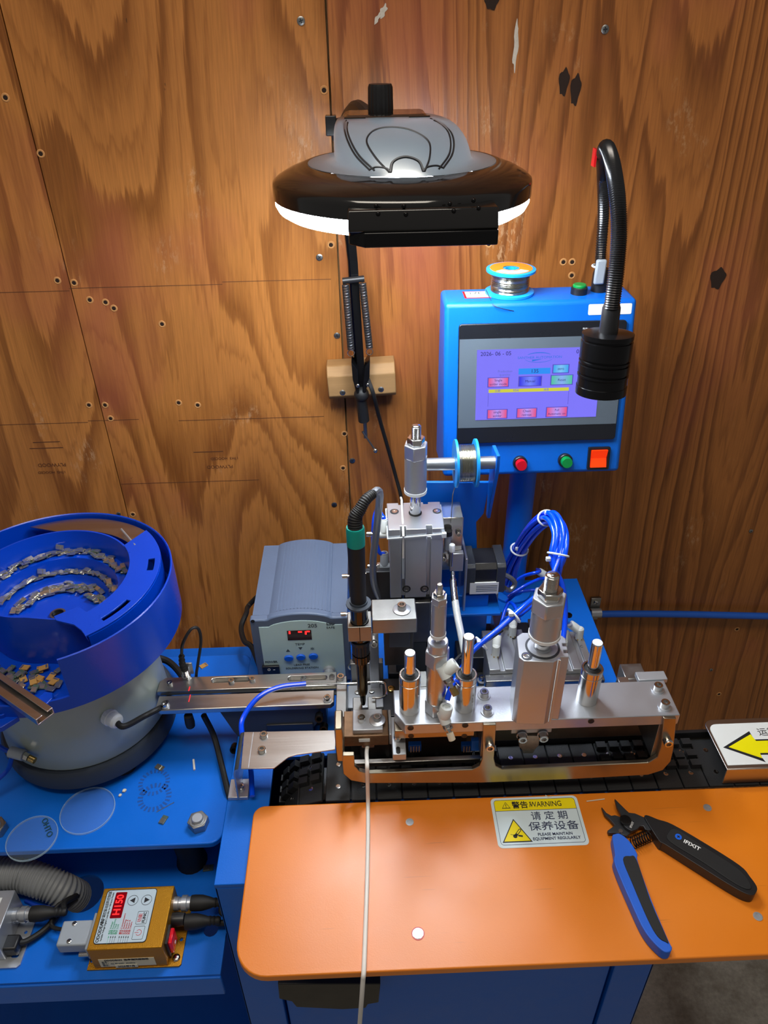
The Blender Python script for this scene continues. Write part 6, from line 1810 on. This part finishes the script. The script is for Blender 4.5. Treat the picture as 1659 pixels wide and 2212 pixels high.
# crumbs on the plate
single('wire_sliver', G().tube([PZ(1267, 1731, .8008), PZ(1306, 1726, .8008)], .0006, 6), 'tip_pale', 'pale wire sliver lying above the warning sticker corner', 'offcut')
single('wire_crumb', G().tube([PZ(1178, 1718, .8008), PZ(1184, 1722, .8008), PZ(1191, 1720, .8008)], .0006, 6), 'tip_pale', 'tiny pale wire crumb at the top edge of the warning sticker', 'offcut')

# ================================================================== SHELF: CONTROLLERS AND CABLES
SZ = .680
gb_ = thing('feeder_controller', 'gold metal feeder controller with red digital display on the lower shelf', 'controller', (-.262, .42, SZ))
gx0, gx1, gy0, gy1, gz = -.301, -.225, .3875, .4520, .720
part(gb_, 'case', G().box(gx0, gx1, gy0, gy1, SZ + .0025, gz), 'gold', bevel=.0010)
part(gb_, 'mount_plate', G().prismh([(gx0 - .008, gy0 - .001), (gx1 + .011, gy0 - .001), (gx1 + .013, gy0 + .001), (gx1 + .013, gy1 + .002), (gx0 - .008, gy1 + .002)], [circ(gx1 + .0085, gy0 + .026, .0020, 10), slot(gx0 - .0075, gx0 - .0022, gy0 + .008, .0018)], SZ + .0003, SZ + .0024), 'gold')
pan(gb_, (gx1 + .007, gy0 + .007, SZ + .0024), .0042, .0026)
px_0, px_1, py_0, py_1 = -.2955, -.2430, .3935, .4485
gp1 = part(gb_, 'keypad', G().prism(rrect(px_0, px_1, py_0, py_1, .003), gz + .0001, gz + .0006), 'panel_silver')
part(gb_, 'keypad_edge', G().prismh(rrect(px_0 - .0007, px_1 + .0007, py_0 - .0007, py_1 + .0007, .0035), [rrect(px_0, px_1, py_0, py_1, .003)], gz + .0001, gz + .0007), 'ink_black')
def GP(u, v, dz=.0008): return PZ(180 + u * .1447, 1890 + v * .1447, gz + dz)
RT = Matrix.Rotation(PI / 2, 4, 'Z')
a, b = GP(560, 262), GP(505, 640)
dx0, dx1, dy0, dy1 = px_0 + .0095, px_0 + .0215, GP(480, 645).y, GP(580, 258).y
part(gp1, 'display', G().prism(rrect(dx0, dx1, dy0, dy1, .001), gz + .0006, gz + .0009), 'led_panel_red')
text(gp1, 'H150', .0105, L(((dx0 + dx1) / 2, (dy0 + dy1) / 2, gz + .0011)) @ RT, 'led_red', xs=.95, bold=.0001)
for (u, v, s) in ((740, 378, 1), (945, 372, -1)):
    P = GP(u, v)
    part(gp1, 'round_key', G().prismh(circ(P.x, P.y, .0056, 26), [circ(P.x, P.y, .0052, 26)], gz + .0006, gz + .0008), 'ink_black')
    part(gp1, 'arrow_mark', G().prism([(P.x - .0032 * s, P.y), (P.x + .0022 * s, P.y + .0030), (P.x + .0022 * s, P.y - .0030)], gz + .0006, gz + .0008), 'ink_black')
for (u, v) in ((878, 635), (822, 862)):
    P = GP(u, v)
    part(gp1, 'square_key', G().prismh(rrect(P.x - .0056, P.x + .0056, P.y - .0068, P.y + .0068, .0012), [rrect(P.x - .0053, P.x + .0053, P.y - .0065, P.y + .0065, .001)], gz + .0006, gz + .0008), 'ink_black')
P = GP(850, 640); text(gp1, '功能', .0046, L((P.x, P.y, gz + .0008)) @ RT, 'ink_red')
P = GP(912, 632); text(gp1, 'FUNC', .0042, L((P.x, P.y, gz + .0008)) @ RT, 'ink_black', bold=.0001)
P = GP(825, 858)
part(gp1, 'power_symbol', G().prism([(P.x + .0030 * math.cos(t), P.y + .0030 * math.sin(t)) for t in [3.8 + 5.0 * i / 20 for i in range(21)]] + [(P.x + .0026 * math.cos(t), P.y + .0026 * math.sin(t)) for t in [8.8 - 5.0 * i / 20 for i in range(21)]], gz + .0006, gz + .0008), 'ink_red')
part(gp1, 'power_bar', G().box(P.x - .0042, P.x, P.y - .0002, P.y + .0002, gz + .0006, gz + .0008), 'ink_red')
text(gp1, 'ODODEAN', .0046, L((px_0 + .0032, py_0 + .0125, gz + .0008)) @ RT, 'ink_black', bold=.0001)
text(gp1, '数字调控振动送料控制器', .0040, L((px_0 + .0032, py_0 + .037, gz + .0008)) @ RT, 'ink_black', xs=.78)
text(gp1, 'Variable Voltage Digital Controller for Vibratory Feeder', .0026, L((px_0 + .0066, (py_0 + py_1) / 2, gz + .0008)) @ RT, 'ink_black', xs=.86)
for i in range(4):
    P = GP(385 + i * 33, 890)
    part(gp1, 'menu_arrow', G().prism([(P.x - .0001, P.y - .010), (P.x + .0001, P.y - .010), (P.x + .0001, P.y - .003), (P.x + .0006, P.y - .003), (P.x, P.y - .001), (P.x - .0006, P.y - .003), (P.x - .0001, P.y - .003)], gz + .0006, gz + .0008), 'ink_green' if i == 0 else 'ink_black')
    text(gp1, ('电压 Voltage', '频率 Frequency', '定时 Time', '锁定 Lock')[i], .0025, L((P.x, P.y, gz + .0008)) @ RT, 'ink_green', align='LEFT')
for i in range(5):
    P = GP(545 + i * 33, 890)
    part(gp1, 'menu_arrow', G().prism([(P.x - .0001, P.y - .009), (P.x + .0001, P.y - .009), (P.x + .0001, P.y - .003), (P.x + .0006, P.y - .003), (P.x, P.y - .001), (P.x - .0006, P.y - .003), (P.x - .0001, P.y - .003)], gz + .0006, gz + .0008), 'ink_black')
    text(gp1, ('通讯 Communication', '开关 Switching', '光控 Sensor A', '光控 Sensor B', '其他 Others')[i], .0025, L((P.x, P.y, gz + .0008)) @ RT, 'ink_red', align='LEFT')
# front labels, printed upright
fa, fb_ = PY(180 + 225 * .1447, 1890 + 1345 * .1447, gy0), PY(180 + 955 * .1447, 1890 + 1190 * .1447, gy0)
l1 = part(gb_, 'rating_label', G().box(-.2935, -.2365, gy0 - .0004, gy0, SZ + .006, SZ + .021), 'paper_cream')
Mfr = frame((-.265, gy0 - .0005, SZ + .0135), (0, -1, 0), (1, 0, 0))
text(l1, 'ODODEAN  数字送料控制器', .0036, Mfr @ L((0, .0055, 0)), 'ink_black', bold=.0001)
for i, s_ in enumerate(('型号：', '输入：AC 85-240V  50/60Hz', '输出：')): text(l1, s_, .0028, Mfr @ L((-.026, .002 - i * .0034, 0)), 'ink_grey', align='LEFT')
l2 = part(gb_, 'date_label', G().box(-.2785, -.2555, gy0 - .0009, gy0 - .0005, SZ + .0040, SZ + .0095), 'paper_cream')
text(l2, '2025年7月', .0040, frame((-.267, gy0 - .0010, SZ + .0067), (0, -1, 0), (1, 0, 0)), 'ink_black')
# right side: red rocker and round connectors
rk = part(gb_, 'red_rocker', G().box(gx1, gx1 + .003, gy0 + .006, gy0 + .026, SZ + .008, SZ + .034), 'black_plastic', bevel=.0005)
part(rk, 'rocker', side([(gy0 + .008, SZ + .011), (gy0 + .024, SZ + .011), (gy0 + .024, SZ + .031), (gy0 + .008, SZ + .031)], gx1 + .0025, gx1 + .0065), 'red_rocker', bevel=.0010)
text(rk, 'O', .0055, Matrix(((0, 0, 1, gx1 + .0067), (1, 0, 0, gy0 + .016), (0, 1, 0, SZ + .017), (0, 0, 0, 1))), 'ink_white')
def round_conn(parent, P, ax, m='steel'):
    c = part(parent, 'round_connector', G().lathe([(0, 0), (.0070, 0), (.0070, .005), (.0062, .0055), (.0062, .008), (.0082, .0085), (.0082, .014), (.0066, .0145), (.0066, .018), (0, .018)], frame(P, ax), 28), m)
    return c
c1_ = V((gx1, gy0 + .052, SZ + .026)); round_conn(gb_, c1_, (1, 0, 0), 'alu')
c2_ = V((gx1, gy0 + .037, SZ + .022)); part(gb_, 'black_connector', G().lathe([(0, 0), (.0068, 0), (.0072, .006), (.0064, .013), (0, .013)], frame(c2_, (1, 0, 0)), 20), 'black_plastic')
def plug_cable(name, P, ax, tail, label, m='black_rubber'):
    t = thing(name, label, 'cable', P)
    A = V(ax).normalized()
    part(t, 'plug', G().lathe([(0, 0), (.0078, 0), (.0082, .004), (.0080, .012), (.0060, .020), (.0046, .024), (.0050, .0265), (.0042, .028), (.0048, .0305), (.0040, .032), (.0046, .0345), (.0036, .037), (0, .037)], frame(P, A), 22), m)
    part(t, 'lead', G().tube(spline([V(P) + A * .034] + tail, 8), .0034, 10), m)
    return t
plug_cable('connector_cable', c1_ + V((.0182, 0, 0)), (1, -.02, 0), [V((-.172, .430, SZ + .020)), V((-.150, .428, SZ + .018))], 'black plug in the upper round socket of the gold controller')
plug_cable('connector_cable', c2_ + V((.0135, -.001, -.004)), (1, .02, -.02), [V((-.176, .424, SZ + .012)), V((-.150, .426, SZ + .010))], 'black plug in the lower round socket of the gold controller')
part(cab, 'cable_hole', G().lathe([(0, 0), (.014, 0), (.014, .0006), (0, .0006)], frame((cx0 - .0001, .426, SZ + .016), (-1, 0, 0)), 24), 'black_plastic')
# grey serial plug on the left side
dpg = thing('serial_plug', 'grey serial connector hood plugged into the gold controller', 'plug', (-.325, .41, SZ))
part(dpg, 'hood', G().box(gx0 - .040, gx0 - .008, gy0 + .014, gy0 + .040, SZ + .008, SZ + .024), 'grey_plastic', bevel=.002)
part(dpg, 'collar', G().box(gx0 - .0078, gx0 - .0005, gy0 + .008, gy0 + .046, SZ + .006, SZ + .026), 'grey_plastic', bevel=.001)
for y in (gy0 + .018, gy0 + .036): pan(dpg, (gx0 - .027, y, SZ + .024), .0026, .001)
part(dpg, 'thumb_screw', G().cyl((gx0 - .016, gy0 + .009, SZ + .014), (gx0 - .006, gy0 + .009, SZ + .014), .0024, n=12), 'steel')
part(dpg, 'lead', G().tube(spline([V((gx0 - .039, gy0 + .034, SZ + .016)), PZ(112, 2000, SZ + .012), PZ(118, 1965, SZ + .014), PZ(140, 1945, SZ + .012), PZ(170, 1935, SZ + .004)], 8), .0022, 8), 'black_rubber')
# second controller cut by the left edge
c2b = thing('silver_controller', 'silver metal controller box at the left edge of the lower shelf', 'controller', (-.43, .42, SZ))
part(c2b, 'case', G().box(-.470, -.3975, .400, .4545, SZ + .0025, .720), 'alu_flat', bevel=.001)
part(c2b, 'mount_plate', G().prismh([(-.475, .392), (-.384, .392), (-.381, .395), (-.381, .456), (-.475, .456)], [slot(-.3935, -.3855, .404, .002), circ(-.3870, .428, .0018, 10), circ(-.3870, .447, .0018, 10)], SZ + .0003, SZ + .0024), 'alu')
part(c2b, 'print_label', G().box(-.452, -.408, .418, .446, .7201, .7204), 'paper_white')
round_conn(c2b, V((-.3975, .437, SZ + .022)), (1, 0, 0), 'alu')
plug_cable('connector_cable', V((-.3790, .437, SZ + .022)), (1, .05, -.05), [PZ(140, 1950, SZ + .018), PZ(165, 1935, SZ + .006), PZ(170, 1930, SZ - .02)], 'black plug in the round socket of the silver controller')
ub = thing('power_plug', 'black moulded power plug at the lower left with its cable', 'plug', PZ(20, 2040, SZ))
P = PZ(12, 2042, SZ + .012)
part(ub, 'plug', G().cb(P, (.030, .016, .014)), 'black_plastic', bevel=.002)
part(ub, 'lead', G().tube(spline([P + V((.012, .002, 0)), PZ(60, 2032, SZ + .008), PZ(100, 2005, SZ + .006), PZ(135, 1965, SZ + .006), PZ(165, 1940, SZ + .004)], 8), .0034, 10), 'black_rubber')
# ribbed hose into the shelf hole
hp = [PZ(-45, 1880, SZ + .030), PZ(0, 1888, SZ + .029), PZ(50, 1892, SZ + .026), PZ(100, 1907, SZ + .020), PZ(140, 1925, SZ + .006), PZ(165, 1937, SZ - .024)]
hs = spline(hp, 24)
single('ribbed_hose', G().tube(hs, [.0170 + (.0012 if (i // 2) % 2 else -.0006) for i in range(len(hs))], 24), 'grey_hose', 'grey ribbed conduit hose dropping through the lower shelf hole', 'hose', smooth=60)
single('blue_cord', G().tube(spline([PZ(55, 1945, SZ + .003), PZ(90, 1958, SZ + .003), PZ(130, 1955, SZ + .003)], 8), .0024, 8), 'bowl_blue', 'short blue tube lying on the shelf under the ribbed hose', 'tube')
chip(chip_d, PZ(450, 1875, SZ + .0008), .1, 0, 0, 'connector board lying alone at the back of the lower shelf', None).scale = (1.4, 1.4, 1.4)
